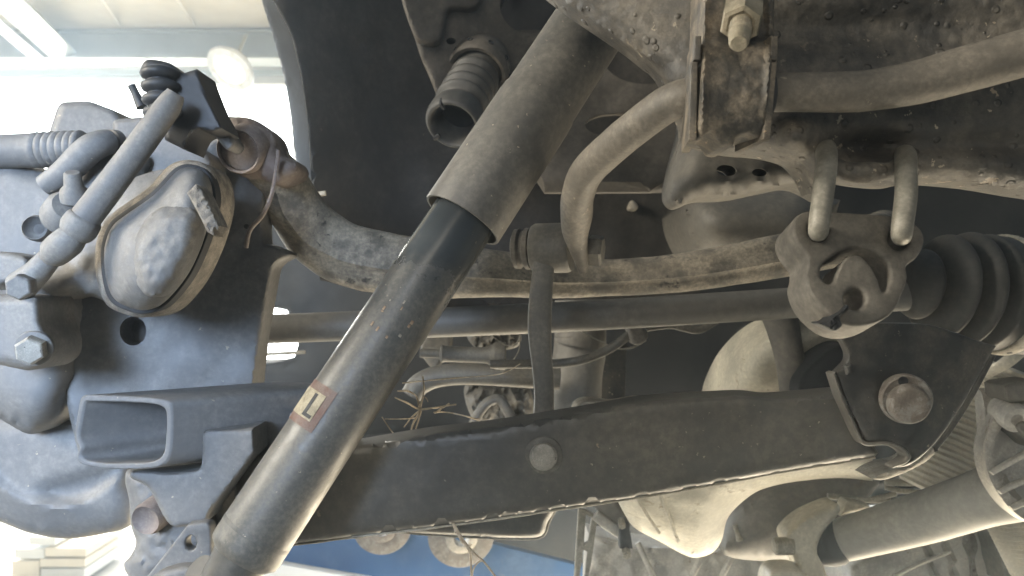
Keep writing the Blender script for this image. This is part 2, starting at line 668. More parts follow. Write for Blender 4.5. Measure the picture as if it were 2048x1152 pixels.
M_alloy = grime('gearbox_alloy', (0.3, 0.29, 0.27), (0.47, 0.44, 0.38), 0.5, 30, 0.5, 0.3, 0.35, patch=((0.17, 0.12, 0.075), 0.16, 35), soft=0.5)
M_prop = grime('propshaft_paint', (0.25, 0.245, 0.225), (0.36, 0.345, 0.30), 0.5, 14, 0.5, 0, 0.06, soft=0.6)
M_flex = grime('corrugated_shield', (0.42, 0.40, 0.35), (0.60, 0.56, 0.46), 0.5, 30, 0.45, 0.2, 0.1, soft=0.5)
M_twig = grime('dry_twig', (0.38, 0.30, 0.21), (0.6, 0.52, 0.4), 0.5, 120, 0.9, 0, 0.5)
M_red = grime('sticker_red', (0.13, 0.068, 0.05), (0.15, 0.11, 0.088), 0.6, 90, 0.7, 0, 0.3)
M_stk = grime('sticker_tan', (0.22, 0.19, 0.13), (0.42, 0.36, 0.245), 0.6, 160, 0.7, 0, 0.7, soft=0.3)
M_ink = grime('sticker_ink', (0.03, 0.03, 0.03), (0.06, 0.058, 0.05), 0.3, 60, 0.7)
M_chip = grime('orange_chip', (0.28, 0.18, 0.11), (0.4, 0.3, 0.2), 0.4, 200, 0.8)
M_clean = grime('damper_gloss_black', (0.018, 0.024, 0.028), (0.085, 0.085, 0.078), 0.2, 30, 0.16, 0.0, 0.03, (GRIT, 0.12, 380), soft=0.5)
M_blue = grime('blue_bench_paint', (0.02, 0.085, 0.22), (0.05, 0.11, 0.22), 0.4, 5, 0.4, 0, 0.1, patch=((0.12, 0.13, 0.14), 0.12, 6))
M_ceil = plain('ceiling_board', (0.50, 0.44, 0.34), 0.8)
M_beam = plain('roof_beam_paint', (0.33, 0.32, 0.26), 0.6)
M_conc = plain('workshop_concrete', (0.42, 0.40, 0.36), 0.85)
M_wood = plain('stacked_boards', (0.82, 0.74, 0.6), 0.8)
M_sky = plain('sky_bright', (0, 0, 0), 1, 0, (1.0, 0.99, 0.94), 9.0)

# ================================================================== setting
def quad(name, pts, mat, kind='structure', parent=None):
    o = finish(name, pts, [tuple(range(len(pts)))], mat, parent, smooth=False)
    if kind:
        o['kind'] = kind
    return o


def boxm(name, lo, hi, mat, parent=None, rot=None):
    (x0, y0, z0), (x1, y1, z1) = lo, hi
    v = [Vector(q) for q in ((x0,y0,z0),(x1,y0,z0),(x1,y1,z0),(x0,y1,z0),(x0,y0,z1),(x1,y0,z1),(x1,y1,z1),(x0,y1,z1))]
    f = [(0,1,2,3),(4,5,6,7),(0,1,5,4),(1,2,6,5),(2,3,7,6),(3,0,4,7)]
    return finish(name, v, f, mat, parent, smooth=False)


quad('ground', [Vector(q) for q in ((-30, -6, 0), (20, -6, 0), (20, 12.8, 0), (-30, 12.8, 0))], M_conc)
quad('sky', [Vector(q) for q in ((-34, 13, -1), (6, 13, -1), (6, 13, 14), (-34, 13, 14))], M_sky)
# roof of the bay above the open door
zce = ZC + (576 - 60) / F * 4.6
quad('ceiling', [Vector(q) for q in ((-9, 2.0, zce), (1, 2.0, zce), (1, 4.75, zce), (-9, 4.75, zce))], M_ceil)
yb = 4.6
def zy(py, d=yb):
    return ZC + (576 - py) / F * d
def xx(px, d=yb):
    return (px - 1024) / F * d
hb = thing('roof_beam', (xx(200), yb, zy(90)), 'grey-green steel beam running across above the bright door opening', 'beam')
boxm('web', (-9, yb, zy(118)), (1, yb+0.03, zy(62)), M_beam, hb)
boxm('bottom_flange', (-9, yb-0.08, zy(124)), (1, yb+0.10, zy(118)-0.002), M_beam, hb)
boxm('top_flange', (-9, yb-0.05, zy(68)), (1, yb-0.003, zy(64)), M_beam, hb)
dh = thing('door_header', (xx(200), yb+0.3, zy(140)), 'cream board strip along the top of the bright door opening', 'door header')
boxm('board', (-9, yb+0.25, zy(168, yb+0.25)), (1, yb+0.32, zy(95, yb+0.25)), M_ceil, dh)
boxm('trim', (-9, yb+0.22, zy(150, yb+0.22)), (1, yb+0.247, zy(140, yb+0.22)), M_beam, dh)
cb = thing('ceiling_joist', (xx(40), 3.8, zy(60, 3.8)), 'slanting steel joist in the top left corner meeting the cross beam', 'beam')
# joist runs from the beam towards the viewer and left
ja = P(120, 100, 4.55); jb = P(-60, -70, 3.3)
sweep('joist_web', [ja, jb], [0.09, 0.09], M_beam, cb, seg=4)
sweep('joist_flange', [ja + Vector((-0.09, -0.02, -0.085)), jb + Vector((-0.09, 0, -0.085))], [0.035, 0.035], M_white, cb, seg=4)
for k, px in enumerate((180, 330)):
    tag(sweep('ceiling_batten', [P(px + 60, 52, 4.5), P(px - 60, -120, 3.0)], [0.008, 0.008], M_ceil, None, seg=4),
        ['thin cream batten on the ceiling beside the slanting joist', 'thin cream batten on the ceiling farther from the slanting joist'][k], 'batten', 'ceiling battens')
lp = thing('hanging_lamp', P(462, 135, 3.2), 'round glowing lamp hanging under the roof beam by a rod', 'lamp')
M_lamp = plain('lamp_glass', (0.8, 0.78, 0.6), 0.4, 0, (1.0, 0.95, 0.6), 0.55)
la = P(462, 137, 3.2)
ax = Vector((-0.25, -0.62, -0.72)).normalized()
lathe('lamp_glass', la, la + ax, [(0.0, 0.0001), (0.0, 0.075), (0.015, 0.07), (0.025, 0.04), (0.027, 0.0001)], M_lamp, lp, cap=False)
lathe('lamp_rim', la, la + ax, [(-0.03, 0.085), (0.0, 0.108), (0.012, 0.104), (0.012, 0.078), (-0.005, 0.076)], M_white, lp, closed=True)
sweep('rod', [la - ax*0.02, P(492, 70, 3.3)], [0.008, 0.008], M_beam, lp, seg=8)

# goods stacked outside the door, over-exposed
sb = 4.25
M_bd2 = plain('stacked_sheets', (0.8, 0.8, 0.77), 0.8)
names = ['topmost short grey bundle of the stack of boards outside the door', 'long pale bundle lying second in the stack of boards outside',
         'grey short bundle on the left in the middle of the stack outside', 'long tan bundle in the middle of the stack of boards outside',
         'brown bundle at the lower left of the stack of boards outside', 'lowest long pale bundle of the stack of boards outside']
rects = [(58, 1073, 110, 1090), (90, 1096, 172, 1113), (30, 1098, 88, 1117), (80, 1118, 170, 1134), (24, 1122, 78, 1160), (82, 1138, 168, 1160)]
for (x0, y0, x1, y1), nm, mm in zip(rects, names, [M_bd2, M_wood, M_bd2, M_wood, M_wood, M_bd2]):
    tag(boxm('board_bundle', (xx(x0, sb), sb, zy(y1, sb)), (xx(x1, sb), sb+0.4, zy(y0, sb)), mm), nm, 'boards', 'boards stacked outside the door')
pp = boxm('door_post', (xx(6, 5.4), 5.4, 0), (xx(20, 5.4), 5.5, zy(900, 5.4)), M_beam)
tag(pp, 'pale upright post at the lower left beyond the brake shield', 'post')

# blue bench with rusty discs seen under the lower arm
bd = 2.3
bb = thing('blue_bench', P(800, 1110, bd), 'blue painted steel bench front seen below the lower arm', 'bench')
plate('front_panel', [(400, 1010, 'c'), (880, 1062, 'c'), (1240, 1152, 'c'), (1240, 1300, 'c'), (400, 1300, 'c')], bd, M_blue, bb, t=0.03, sm=0)
plate('rail', [(520, 1122, 'c'), (640, 1143, 'c'), (740, 1160, 'c'), (740, 1200, 'c'), (520, 1200, 'c')], bd-0.06, M_bd2, bb, t=0.03, sm=0)
dk = plate('dark_interior_sheet', [(820, 900, 'c'), (1480, 900, 'c'), (1480, 1300, 'c'), (900, 1300, 'c'), (820, 1080, 'c')], bd+0.25, M_dark, None, t=0.2, sm=0)  # near-black sheet painted in for the dark garage interior
tag(dk, 'dark sheet for the dim workshop behind the blue bench below the lower arm', 'backdrop')
for (cx, cy, r, lab) in ((765, 1050, 58, 'rusty brake disc on the blue bench nearer the shock absorber'), (922, 1068, 66, 'rusty brake disc with bright hub, farther from the shock absorber')):
    dsc = thing('brake_disc', P(cx, cy, bd-0.1), lab, 'brake disc', 'rusty discs on the blue bench')
    a = P(cx, cy, bd-0.1)
    q = m(1, bd-0.1)
    axd = Vector((0.12, -1, -0.1)).normalized()
    lathe('disc', a, a+axd, [(0, r*q*0.5), (0, r*q), (0.012, r*q), (0.014, r*q*0.96), (0.012, r*q*0.6), (0.012, r*q*0.5)], M_rust, dsc, closed=True, seg=40)
    lathe('hub', a, a+axd, [(0, r*q*0.5), (0.03, r*q*0.48), (0.035, r*q*0.4), (0.035, r*q*0.24), (0.0, r*q*0.22)], M_boltg if r > 60 else M_rust, dsc, seg=32, cap=False)

# ================================================================== the car body behind
car = thing('car_underbody', P(1300, 500, 1.4), 'dark underside of the raised car behind the suspension parts', 'car body')
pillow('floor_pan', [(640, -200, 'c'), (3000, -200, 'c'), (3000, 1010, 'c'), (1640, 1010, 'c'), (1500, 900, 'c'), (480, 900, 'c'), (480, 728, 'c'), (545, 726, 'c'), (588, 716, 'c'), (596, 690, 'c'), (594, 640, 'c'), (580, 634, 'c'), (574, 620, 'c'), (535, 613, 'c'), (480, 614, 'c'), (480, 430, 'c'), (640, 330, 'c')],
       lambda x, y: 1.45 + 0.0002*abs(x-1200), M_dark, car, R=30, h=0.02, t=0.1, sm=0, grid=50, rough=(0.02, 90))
pillow('wheel_liner', [(556, -60), (585, 78), (604, 164), (616, 250), (624, 390), (640, 560, 'c'), (900, 620, 'c'), (1400, 600, 'c'), (1400, -60, 'c')],
       lambda x, y: 1.12 + 0.16*math.exp(-((x-560)/160)**2)*-1 + 0.0001*(x-600), M_liner, car, R=8, h=0.003, t=0.02, grid=22, rough=(0.006, 60),
       detail=lambda x, y: 0.012*math.exp(-((x-(725+0.12*y))/9)**2)*(y < 150) + 0.010*math.exp(-((y-28)/9)**2)*(x < 815)*(x > 640))
pillow('inner_panel', [(1010, 60, 'c'), (1420, 60, 'c'), (1420, 380, 'c'), (1300, 384, 'c'), (1090, 385, 'c'), (1000, 250, 'c')],
       0.98, M_body, car, R=16, h=0.012, t=0.015, sm=0, grid=16, holes=[ellipse(1236, 250, 66, 24, 24), ellipse(1292, 118, 84, 50, 28)], rough=(0.003, 40))
tube('brake_line', [(470, 712, 1.3, 3.5), (540, 708, 1.3, 3.5), (610, 704, 1.3, 3.5)], M_rod, car, seg=8)
fe = thing('fender_edge', P(600, 200, 1.0), 'white painted wheel arch edge curving down beside the bright opening', 'fender')
pillow('arch_lip', [(512, -40), (523, 0), (555, 105), (574, 187), (584, 260), (588, 318), (600, 345), (626, 388, 'c'), (631, 371), (621, 250), (609, 164), (590, 78), (558, 0), (545, -40)],
       lambda x, y: 0.99 + 0.0011*max(0, x - (523 + 0.22*y)), M_white, fe, R=10, h=0.004, t=0.012, grid=8)
plate('tab', [(625, 384, 'c'), (650, 381, 'c'), (651, 390, 'c'), (626, 394, 'c')], 0.96, M_edge, fe, t=0.006, sm=0, bev=0.001)

# spring tower with its bump stop
st = thing('spring_tower', P(930, 80, 0.9), 'dusty pressed steel tower plate above the bump stop', 'body bracket')
pillow('tower_plate', [(800, -40, 'c'), (803, 0), (828, 72), (840, 111), (853, 140), (879, 205, 'c'), (940, 215), (1010, 175), (1060, 130), (1120, 100, 'c'), (1200, -40, 'c')],
       lambda x, y: 0.93 + 0.0003*(x-900), M_body, st, R=12, h=0.008, t=0.03, grid=10, holes=[ellipse(902, 82, 10, 7, 14), ellipse(1082, 12, 82, 62, 28)], rough=(0.003, 50))
pillow('folded_flap', [(801, -40, 'c'), (803, 0), (827, 70), (842, 84), (868, 87), (884, 72), (892, 28), (902, 17), (944, 17), (962, -2), (968, -40, 'c')],
       lambda x, y: 0.910 + 0.0003*(x-900), M_body, st, R=8, h=0.006, t=0.02, grid=8, rough=(0.002, 40))
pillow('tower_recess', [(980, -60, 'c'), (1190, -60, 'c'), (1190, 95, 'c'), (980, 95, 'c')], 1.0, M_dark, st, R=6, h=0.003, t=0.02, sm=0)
bs_ = thing('bump_stop', P(930, 190, 0.88), 'black ribbed rubber bump stop hanging in its steel cup', 'bump stop')
a = P(968, 118, 0.95); b = P(905, 252, 0.85)
k = m(1, 0.9)
Lb = (b - a).length
lathe('cup', a, b, [(-0.01, 50*k), (0.0, 56*k), (0.010, 62*k), (0.034, 64*k), (0.038, 60*k), (0.036, 52*k), (0.02, 48*k)], M_body, bs_, seg=40)
T = (b - a).normalized()
for i in range(9):                    # drain holes round the cup's rim
    an = 2*math.pi*i/9 + 0.5
    u = (Vector((0, -1, 0)) - T*T.dot(Vector((0, -1, 0)))).normalized()
    v = T.cross(u)
    dv = u*math.cos(an) + v*math.sin(an)
    c0 = a + T*0.02 + dv*(63.2*k)
    lathe('drain_hole', c0 - dv*0.002, c0, [(0, 0.0035), (0.0028, 0.0035), (0.0022, 0.0022), (0.001, 0.0001)], M_dark, bs_, seg=12)
pr = [(0.03, 48*k)]
for i_ in range(4):
    s0_ = 0.036 + i_*(Lb-0.075)/4
    w_ = (Lb-0.075)/4
    pr += [(s0_ + w_*0.15, (38+i_*1.5)*k), (s0_ + w_*0.55, (50+i_*1.5)*k), (s0_ + w_*0.8, (50+i_*1.5)*k)]
pr += [(Lb-0.036, 42*k), (Lb-0.026, 53*k), (Lb-0.012, 56*k), (Lb-0.003, 54*k), (Lb, 49*k), (Lb-0.002, 44*k), (Lb-0.010, 40*k), (Lb-0.05, 33*k)]
lathe('rubber_body', a, b, smooth_path(pr, 4), M_boot, bs_, seg=44, angle=60)
lathe('bore', a + T*(Lb-0.012), b, [(-0.02, 0.0001), (-0.018, 36*k), (-0.02, 37*k)], M_dark, bs_, cap=False)
for an in (0.6, 2.5, 4.4):                # splits in the broken rim
    u = (Vector((0, -1, 0)) - T*T.dot(Vector((0, -1, 0)))).normalized()
    v = T.cross(u)
    dv = u*math.cos(an) + v*math.sin(an)
    sweep('rim_split', [b + dv*(38*k) - T*0.001, b + dv*(50*k) + T*0.0006, b + dv*(55*k) - T*0.006], [0.0022, 0.0026, 0.0012], M_dark, bs_, seg=6)

# frame rail and canister
fr = thing('frame_rail', P(1470, 330, 0.66), 'grey box frame rail end with two round holes below the subframe', 'frame rail')
pillow('rail_box', [(1382, 200), (1366, 260), (1344, 345), (1339, 388), (1350, 408), (1366, 411), (1400, 398), (1470, 394), (1540, 380), (1600, 372), (1660, 400, 'c'), (1660, 280, 'c'), (1500, 250)],
       lambda x, y: 0.60 - 0.00022*max(0, y-300), M_rail, fr, R=40, h=0.045, t=0.03, grid=9, holes=[ellipse(1453, 341, 20, 11, 20, 0.1), ellipse(1519, 345, 15, 8, 18, 0.05)])
plate('seam_flange', [(1372, 235, 'c'), (1378, 240), (1356, 320), (1344, 356, 'c'), (1338, 354, 'c')], 0.60, M_rail, fr, t=0.02)
cn = pillow('canister', [(1400, 380), (1366, 412), (1364, 432), (1372, 465), (1390, 505, 'c'), (1640, 540, 'c'), (1680, 400, 'c'), (1560, 370)], 0.92, M_rail, None, R=70, h=0.09, t=0.12, grid=10)
tag(cn, 'dark rounded canister tucked under the frame rail end', 'canister')
vs = thing('brake_pipe_strip', P(1250, 420, 1.2), 'dim vertical metal strip behind the anti-roll bar bend', 'strip')
plate('strip', [(1232, 350, 'c'), (1270, 350, 'c'), (1278, 420, 'c'), (1276, 560, 'c'), (1226, 560, 'c'), (1228, 430, 'c')], 1.2, M_body, vs, t=0.01, sm=0)
pillow('clip', [(1256, 418), (1264, 400), (1276, 412), (1270, 422)], 1.17, M_crud, vs, R=6, h=0.006, t=0.02)

# ================================================================== subframe
sf = thing('subframe', P(1700, 200, 0.5), 'blistered grimy steel subframe filling the upper right', 'subframe')
def sub_d(x, y):
    d = 0.505
    d += 0.00012 * max(0, 1400 - x)
    d += 0.020 * math.exp(-((x-1735)/75)**2 - ((y-296)/30)**2)
    d -= 0.020 * math.exp(-((x-1592)/48)**2 - ((y-272)/45)**2)
    d -= 0.010 * math.exp(-((x-1640)/16)**2 - ((y-320)/24)**2)
    d += 0.010 * math.exp(-((x-1950)/160)**2 - ((y-290)/26)**2)
    d += 0.012 * math.exp(-((x-1700)/260)**2 - ((y-60)/50)**2)
    return d
pillow('crossmember', [(1000, -200, 'c'), (1060, -60), (1121, 0), (1179, 40), (1250, 88), (1292, 121), (1317, 142), (1345, 190), (1366, 240), (1381, 278), (1450, 300), (1530, 308), (1582, 322), (1608, 350), (1626, 386, 'c'), (1638, 366), (1671, 359), (1733, 367), (1787, 370), (1837, 362), (1921, 367), (1983, 375), (2060, 388), (2240, 412), (2700, 470, 'c'), (2700, -200, 'c')],
       sub_d, M_sub, sf, R=44, h=0.022, t=0.02, grid=8, rough=(0.0008, 16))
for (x0, y0, x1, y1, x2, y2) in ((1653, 300, 1647, 380, 1637, 462), (1812, 312, 1812, 390, 1803, 470)):
    tube('hanger_rod', [(x0-4, y0+6, 0.53, 20), (x0-2, y0-2, 0.495, 20.5), (x0, y0+8, 0.468, 21), (x0, y0+30, 0.456, 21), (x1, y1, 0.448, 21), (x2+2, y2-22, 0.442, 20.5), (x2, y2, 0.445, 19.5), (x2, y2+4, 0.470, 18)], M_rod, sf, seg=24, wob=0.02)
tube('hanger_rod_weld', [(1655, 318, 0.485, 12), (1690, 341, 0.480, 19), (1735, 346, 0.479, 21), (1780, 340, 0.480, 18), (1812, 320, 0.485, 12)], M_sub, sf, seg=14, wob=0.15)

# anti-roll bar
ar = thing('anti_roll_bar', P(1480, 190, 0.46), 'thick grimy anti-roll bar bending down from the bracket on the subframe', 'anti-roll bar')
bar = [(2700, -90, 0.44, 48), (2400, -12, 0.44, 48), (2240, 40, 0.44, 48), (2140, 74, 0.44, 47.5), (2048, 106, 0.445, 47), (1921, 141, 0.45, 46), (1837, 164, 0.453, 43.5), (1760, 178, 0.455, 41), (1692, 184, 0.456, 40), (1567, 185, 0.458, 38.5), (1470, 187, 0.458, 38), (1378, 194, 0.462, 37.5), (1338, 207, 0.472, 37), (1285, 244, 0.49, 36), (1224, 294, 0.52, 35), (1174, 344, 0.55, 34), (1156, 390, 0.575, 33), (1153, 430, 0.597, 32), (1151, 462, 0.61, 27), (1156, 495, 0.62, 19), (1163, 525, 0.627, 13), (1166, 545, 0.63, 8)]
tube('bar', bar, M_bar, ar, seg=32, n=5, wob=0.012)

# bracket holding the bar
bk = thing('bush_bracket', P(1470, 150, 0.43), 'rusty speckled clamp bracket holding the anti-roll bar, with nut and stud', 'bracket')
def strap_d(x, y):
    return 0.447 - 0.020*math.sqrt(max(0, 1-((y-190)/112)**2)) - 0.004*math.exp(-((x-1405-(0.0)*(y))/8)**2) - 0.004*math.exp(-((x-1540)/8)**2)
pillow('strap', [(1409, -40, 'c'), (1406, 90), (1402, 190), (1393, 262), (1402, 274), (1418, 264), (1432, 276), (1444, 292), (1464, 292), (1472, 276), (1496, 266), (1516, 276), (1526, 270), (1537, 190), (1546, 90), (1550, -40, 'c')],
       strap_d, M_brk, bk, R=6, h=0.003, t=0.035, grid=7, rough=(0.0012, 12))
for q in ([(1390, 71), (1403, 71), (1402, 120), (1387, 120)], [(1382, 123), (1396, 123), (1394, 281), (1377, 281)],
          [(1543, 71), (1557, 71), (1556, 120), (1541, 120)], [(1540, 123), (1555, 123), (1541, 279), (1526, 279)]):
    plate('flange', [(x, y, 'c') for x, y in q], 0.427, M_brk, bk, t=0.04, sm=0, bev=0.001, normal=(0.12 if q[0][0] > 1500 else -0.12, -1, 0))
a = P(1489, -14, 0.462); b = P(1477, 90, 0.405)
q = m(1, 0.43)
T = (b-a).normalized(); Lb = (b-a).length
lathe('nut_flange', a, b, [(-0.01, 40*q), (0.004, 44*q), (0.010, 44*q), (0.012, 40*q)], M_nut, bk, seg=28)
lathe('nut', a, b, [(0.006, 38*q), (0.010, 42*q), (Lb*0.60, 43*q), (Lb*0.64, 39*q), (Lb*0.65, 30*q), (Lb*0.63, 20*q)], M_nut, bk, hexa=True, angle=20)
thr = [(Lb*0.5, 20*q)]
for i in range(7):
    s0 = Lb*0.62 + i*0.0026
    thr += [(s0, 20*q), (s0+0.0013, 22*q)]
thr += [(Lb*0.62+0.019, 20*q), (Lb*0.62+0.026, 19*q), (Lb*0.62+0.029, 15*q)]
lathe('stud', a, b, thr, M_nut, bk, seg=24)
lathe('rubber_bush', P(1376, 194, 0.46), P(1560, 186, 0.457), [(0, m(44, 0.46)), (0.002, m(47, 0.46)), (m(160, 0.46), m(47, 0.46)), (m(163, 0.46), m(44, 0.46))], M_blk, bk)

# rubber exhaust hanger
eh = thing('exhaust_hanger', P(1712, 550, 0.45), 'torn rubber exhaust hanger on two steel rods under the subframe', 'exhaust hanger')
out = [(1598, 428), (1620, 420), (1662, 422), (1725, 426), (1784, 430), (1830, 446), (1848, 467), (1848, 491), (1836, 513), (1815, 531), (1816, 554), (1810, 578), (1788, 622), (1757, 643), (1717, 651), (1681, 643), (1646, 618), (1622, 586), (1611, 552), (1615, 531), (1614, 511), (1598, 491), (1586, 467), (1586, 444)]
cres = smooth_path([(1642, 552), (1648, 527), (1677, 503), (1709, 493), (1741, 499), (1772, 519), (1782, 546), (1776, 574), (1766, 582), (1757, 558), (1745, 535), (1725, 513), (1705, 509), (1689, 519), (1677, 540), (1668, 562), (1656, 566)], 4, True)
slit = [(1692, 611), (1697, 615), (1684, 628), (1670, 646), (1661, 640), (1678, 626)]
plate('rubber_block', out, 0.45, M_rub, eh, t=0.032, bev=0.0024, normal=(0.02, -0.93, 0.33), center=(1712, 540),
      holes=[ellipse(1638, 461, 22, 21, 20), ellipse(1799, 476, 22, 24, 20), [tuple(p) for p in cres], ellipse(1711, 597, 22, 22, 20)])
pillow('tear_shade', [(1698, 614), (1692, 622), (1682, 632), (1680, 640), (1684, 650), (1676, 660), (1664, 662), (1650, 655), (1636, 646), (1652, 642), (1664, 632), (1680, 622), (1692, 610)], lambda x, y: 0.4485 - 0.000112*(y-540), M_dark, eh, R=5, h=0.0035, t=0.01, grid=3, rough=(0.002, 5))  # near-black wedge paints the dark inside the crack

# ================================================================== shock absorber
A = P(492, 1100, 0.52); B = P(927, 437, 0.585)
AX = (B - A).normalized()
LEN = (B - A).length
sh = thing('shock_absorber', A, 'long dark shock absorber with a sticker slanting across the middle', 'shock absorber')
RS = 0.0262
uA = (Vector((0, -1, 0)) - AX*AX.dot(Vector((0, -1, 0)))).normalized()
vA = AX.cross(uA)
if vA.x < 0:
    vA = -vA
s_cl = LEN*0.80
M_shockg = grime('shock_dusty_cylinder', (0.045, 0.05, 0.052), (0.14, 0.128, 0.105), 0.9, 30, 0.17, 0, 0.10, (GRIT, 0.06, 420), soft=0.5, grad=(tuple(AX), LEN*0.50, LEN*0.26))
lathe('damper_body', A, B, [(-0.006, RS*0.80), (-0.002, RS*0.97), (0.002, RS), (s_cl*0.5, RS), (LEN*0.84, RS), (LEN*1.2, RS)], M_shockg, sh, seg=72)
lathe('lower_seam', A, B, [(0.012, RS), (0.0125, RS*1.006), (0.0145, RS*1.006), (0.015, RS)], M_shock, sh, seg=72, cap=False)
D0 = A + AX*(LEN - 0.002)
RD = 0.0335
lathe('dust_tube', D0, D0 + AX, [(0.0, RD*0.93), (0.0, RD*0.985), (0.001, RD), (0.11, RD), (0.118, RD*0.985), (0.122, RD*0.955), (0.15, RD*0.95), (0.36, RD*0.95), (0.36, RD*0.88), (0.1, RD*0.90)], M_dusttube, sh, seg=80, closed=True)
lathe('lower_eye_neck', A - AX*0.03, A, [(0, RS*0.62), (0.01, RS*0.68), (0.026, RS*0.78)], M_arm, sh, seg=32)
tube('lower_eye', [(395, 1150, 0.53, 40), (430, 1165, 0.54, 40), (480, 1180, 0.55, 40)], M_arm, sh, seg=24)


def cyl(s, deg, lift=0.0):
    an = math.radians(deg)
    return A + AX*s + (uA*math.cos(an) + vA*math.sin(an))*(RS + lift)


def patch(name, s0, s1, a0, a1, lift, mat, parent, ns=3, na=14, t=0.0006):
    vs, fs = [], []
    for li in (lift, lift - t):
        for i in range(ns+1):
            for j in range(na+1):
                vs.append(cyl(s0 + (s1-s0)*i/ns, a0 + (a1-a0)*j/na, li))
    W = na+1
    H = (ns+1)*W
    for i in range(ns):
        for j in range(na):
            q0 = i*W + j
            fs.append((q0, q0+1, q0+W+1, q0+W))
            fs.append((H+q0, H+q0+W, H+q0+W+1, H+q0+1))
    for i in range(ns):
        for j in (0, na):
            q0 = i*W + j
            fs.append((q0, q0+W, H+q0+W, H+q0))
    for j in range(na):
        for i in (0, ns):
            q0 = i*W + j
            fs.append((q0, q0+1, H+q0+1, H+q0))
    return finish(name, vs, fs, mat, parent, 30)


sp_ = LEN / 793.0
stk = patch('sticker', 252*sp_, 341*sp_, -92, -8, 0.0005, M_red, sh)
stk['label'] = 'faded red and tan sticker with the letter L'
patch('sticker_face', 268*sp_, 324*sp_, -84, -20, 0.0009, M_stk, stk)
patch('letter_stem', 272*sp_, 320*sp_, -40, -34, 0.0013, M_ink, stk, na=3)
patch('letter_foot', 272*sp_, 279*sp_, -40, -23, 0.00135, M_ink, stk, na=4)
rg = random.Random(3)
for i in range(11):
    s0 = (500 + rg.uniform(-45, 60))*sp_
    a0 = rg.uniform(-28, 34)
    patch('paint_chip', s0, s0 + rg.uniform(3, 10)*sp_, a0, a0 + rg.uniform(1.5, 5), 0.0005, M_chip if i < 8 else M_crud, sh, ns=1, na=2)

# ================================================================== arms and shaft
ds = thing('drive_shaft', P(1200, 640, 0.8), 'smooth grey drive shaft with ribbed black boot and steel clamp', 'drive shaft')
tube('shaft', [(380, 663, 0.80, 29), (700, 652, 0.80, 29.5), (1200, 630, 0.80, 30.5), (1850, 588, 0.80, 31)], M_shaft, ds, seg=40)
a = P(1806, 564, 0.80); b = P(2080, 600, 0.82)
q = m(1, 0.81)
pr = [(-4, 32), (2, 45), (16, 60), (34, 70), (44, 64), (52, 46), (58, 48), (70, 92), (80, 105), (90, 100), (101, 70), (108, 74), (118, 106), (128, 116), (138, 108), (147, 86), (156, 104), (164, 116), (176, 116), (200, 116), (212, 115), (300, 115)]
lathe('boot', a, b, [(s*q, r*q) for s, r in smooth_path(pr, 4)], M_boot, ds, seg=56, angle=70)
bandm = lathe('boot_clamp', a, b, [(196*q, 115*q), (196*q, 119*q), (199*q, 121*q), (225*q, 121*q), (228*q, 119*q), (228*q, 115*q)], M_edge, ds, seg=56, cap=False)
T = (b-a).normalized()
u = (Vector((0, -1, 0)) - T*T.dot(Vector((0, -1, 0)))).normalized(); v = T.cross(u)
for an in (70, 38, 28, -8, -60, -72):
    dv = u*math.cos(math.radians(an)) + v*math.sin(math.radians(an))
    c0 = a + T*(212*q) + dv*(120.8*q)
    lathe('clamp_slot', c0, c0 + dv, [(-0.001, 0.0035), (0.0005, 0.0035), (0.0006, 0.0028), (0.0002, 0.0001)], M_dark, bandm, seg=4)

ua = thing('upper_control_arm', P(900, 520, 0.74), 'mud-caked forged upper arm curving behind the shock absorber', 'control arm')
upp = [(470, 300, 0.66, 44), (520, 318, 0.67, 46), (562, 362, 0.69, 50), (592, 418, 0.71, 56), (632, 470, 0.73, 61), (692, 508, 0.74, 63), (770, 526, 0.74, 62), (880, 540, 0.74, 57), (1000, 548, 0.74, 46), (1110, 556, 0.74, 41), (1210, 556, 0.74, 37), (1334, 548, 0.74, 38), (1438, 534, 0.74, 41), (1580, 508, 0.74, 44), (1720, 480, 0.76, 46), (1760, 474, 0.90, 50), (1770, 474, 1.10, 54)]
tube('forged_beam', upp, M_up, ua, seg=36, n=5, flat=lambda s: (0.8, 1.0), ridge=[(0.12, 0.13, 0.0065), (0.15+math.pi, 0.1, 0.003)], wob=0.03)

lk = thing('stabilizer_link', P(1090, 640, 0.66), 'flat steel stabilizer link hanging from the anti-roll bar end', 'link')
a = P(1066, 497, 0.665); b = P(1143, 495, 0.655)
q = m(1, 0.66)
Lb = (b-a).length
lathe('eye', a, b, [(0, 40*q), (0, 46*q), (0.003, 50*q), (Lb-0.003, 50*q), (Lb, 46*q), (Lb, 38*q)], M_link, lk, seg=40)
lathe('bush_flange', a, a - (b-a), [(0.001, 34*q), (0.002, 42*q), (0.006, 42*q), (0.008, 36*q), (0.010, 36*q), (0.012, 41*q), (0.016, 40*q), (0.018, 30*q)], M_rub, lk, seg=36)
a2 = P(1172, 500, 0.64); b2 = P(1212, 502, 0.635)
lathe('washer', a2, b2, [(-0.001, 26*q), (0, 30*q), (0.002, 30*q), (0.003, 26*q)], M_link, lk, seg=24)
lathe('nut', a2, b2, [(0.002, 28*q), (0.004, 31*q), (0.013, 31*q), (0.015, 26*q)], M_link, lk, hexa=True, angle=20)
plate('strap', [(1068, 515), (1065, 542), (1059, 592), (1056, 662), (1065, 742), (1069, 796), (1065, 860, 'c'), (1108, 860, 'c'), (1109, 800), (1108, 754), (1103, 692), (1105, 600), (1109, 540), (1112, 515)], 0.645, M_link, lk, t=0.016, bev=0.004)

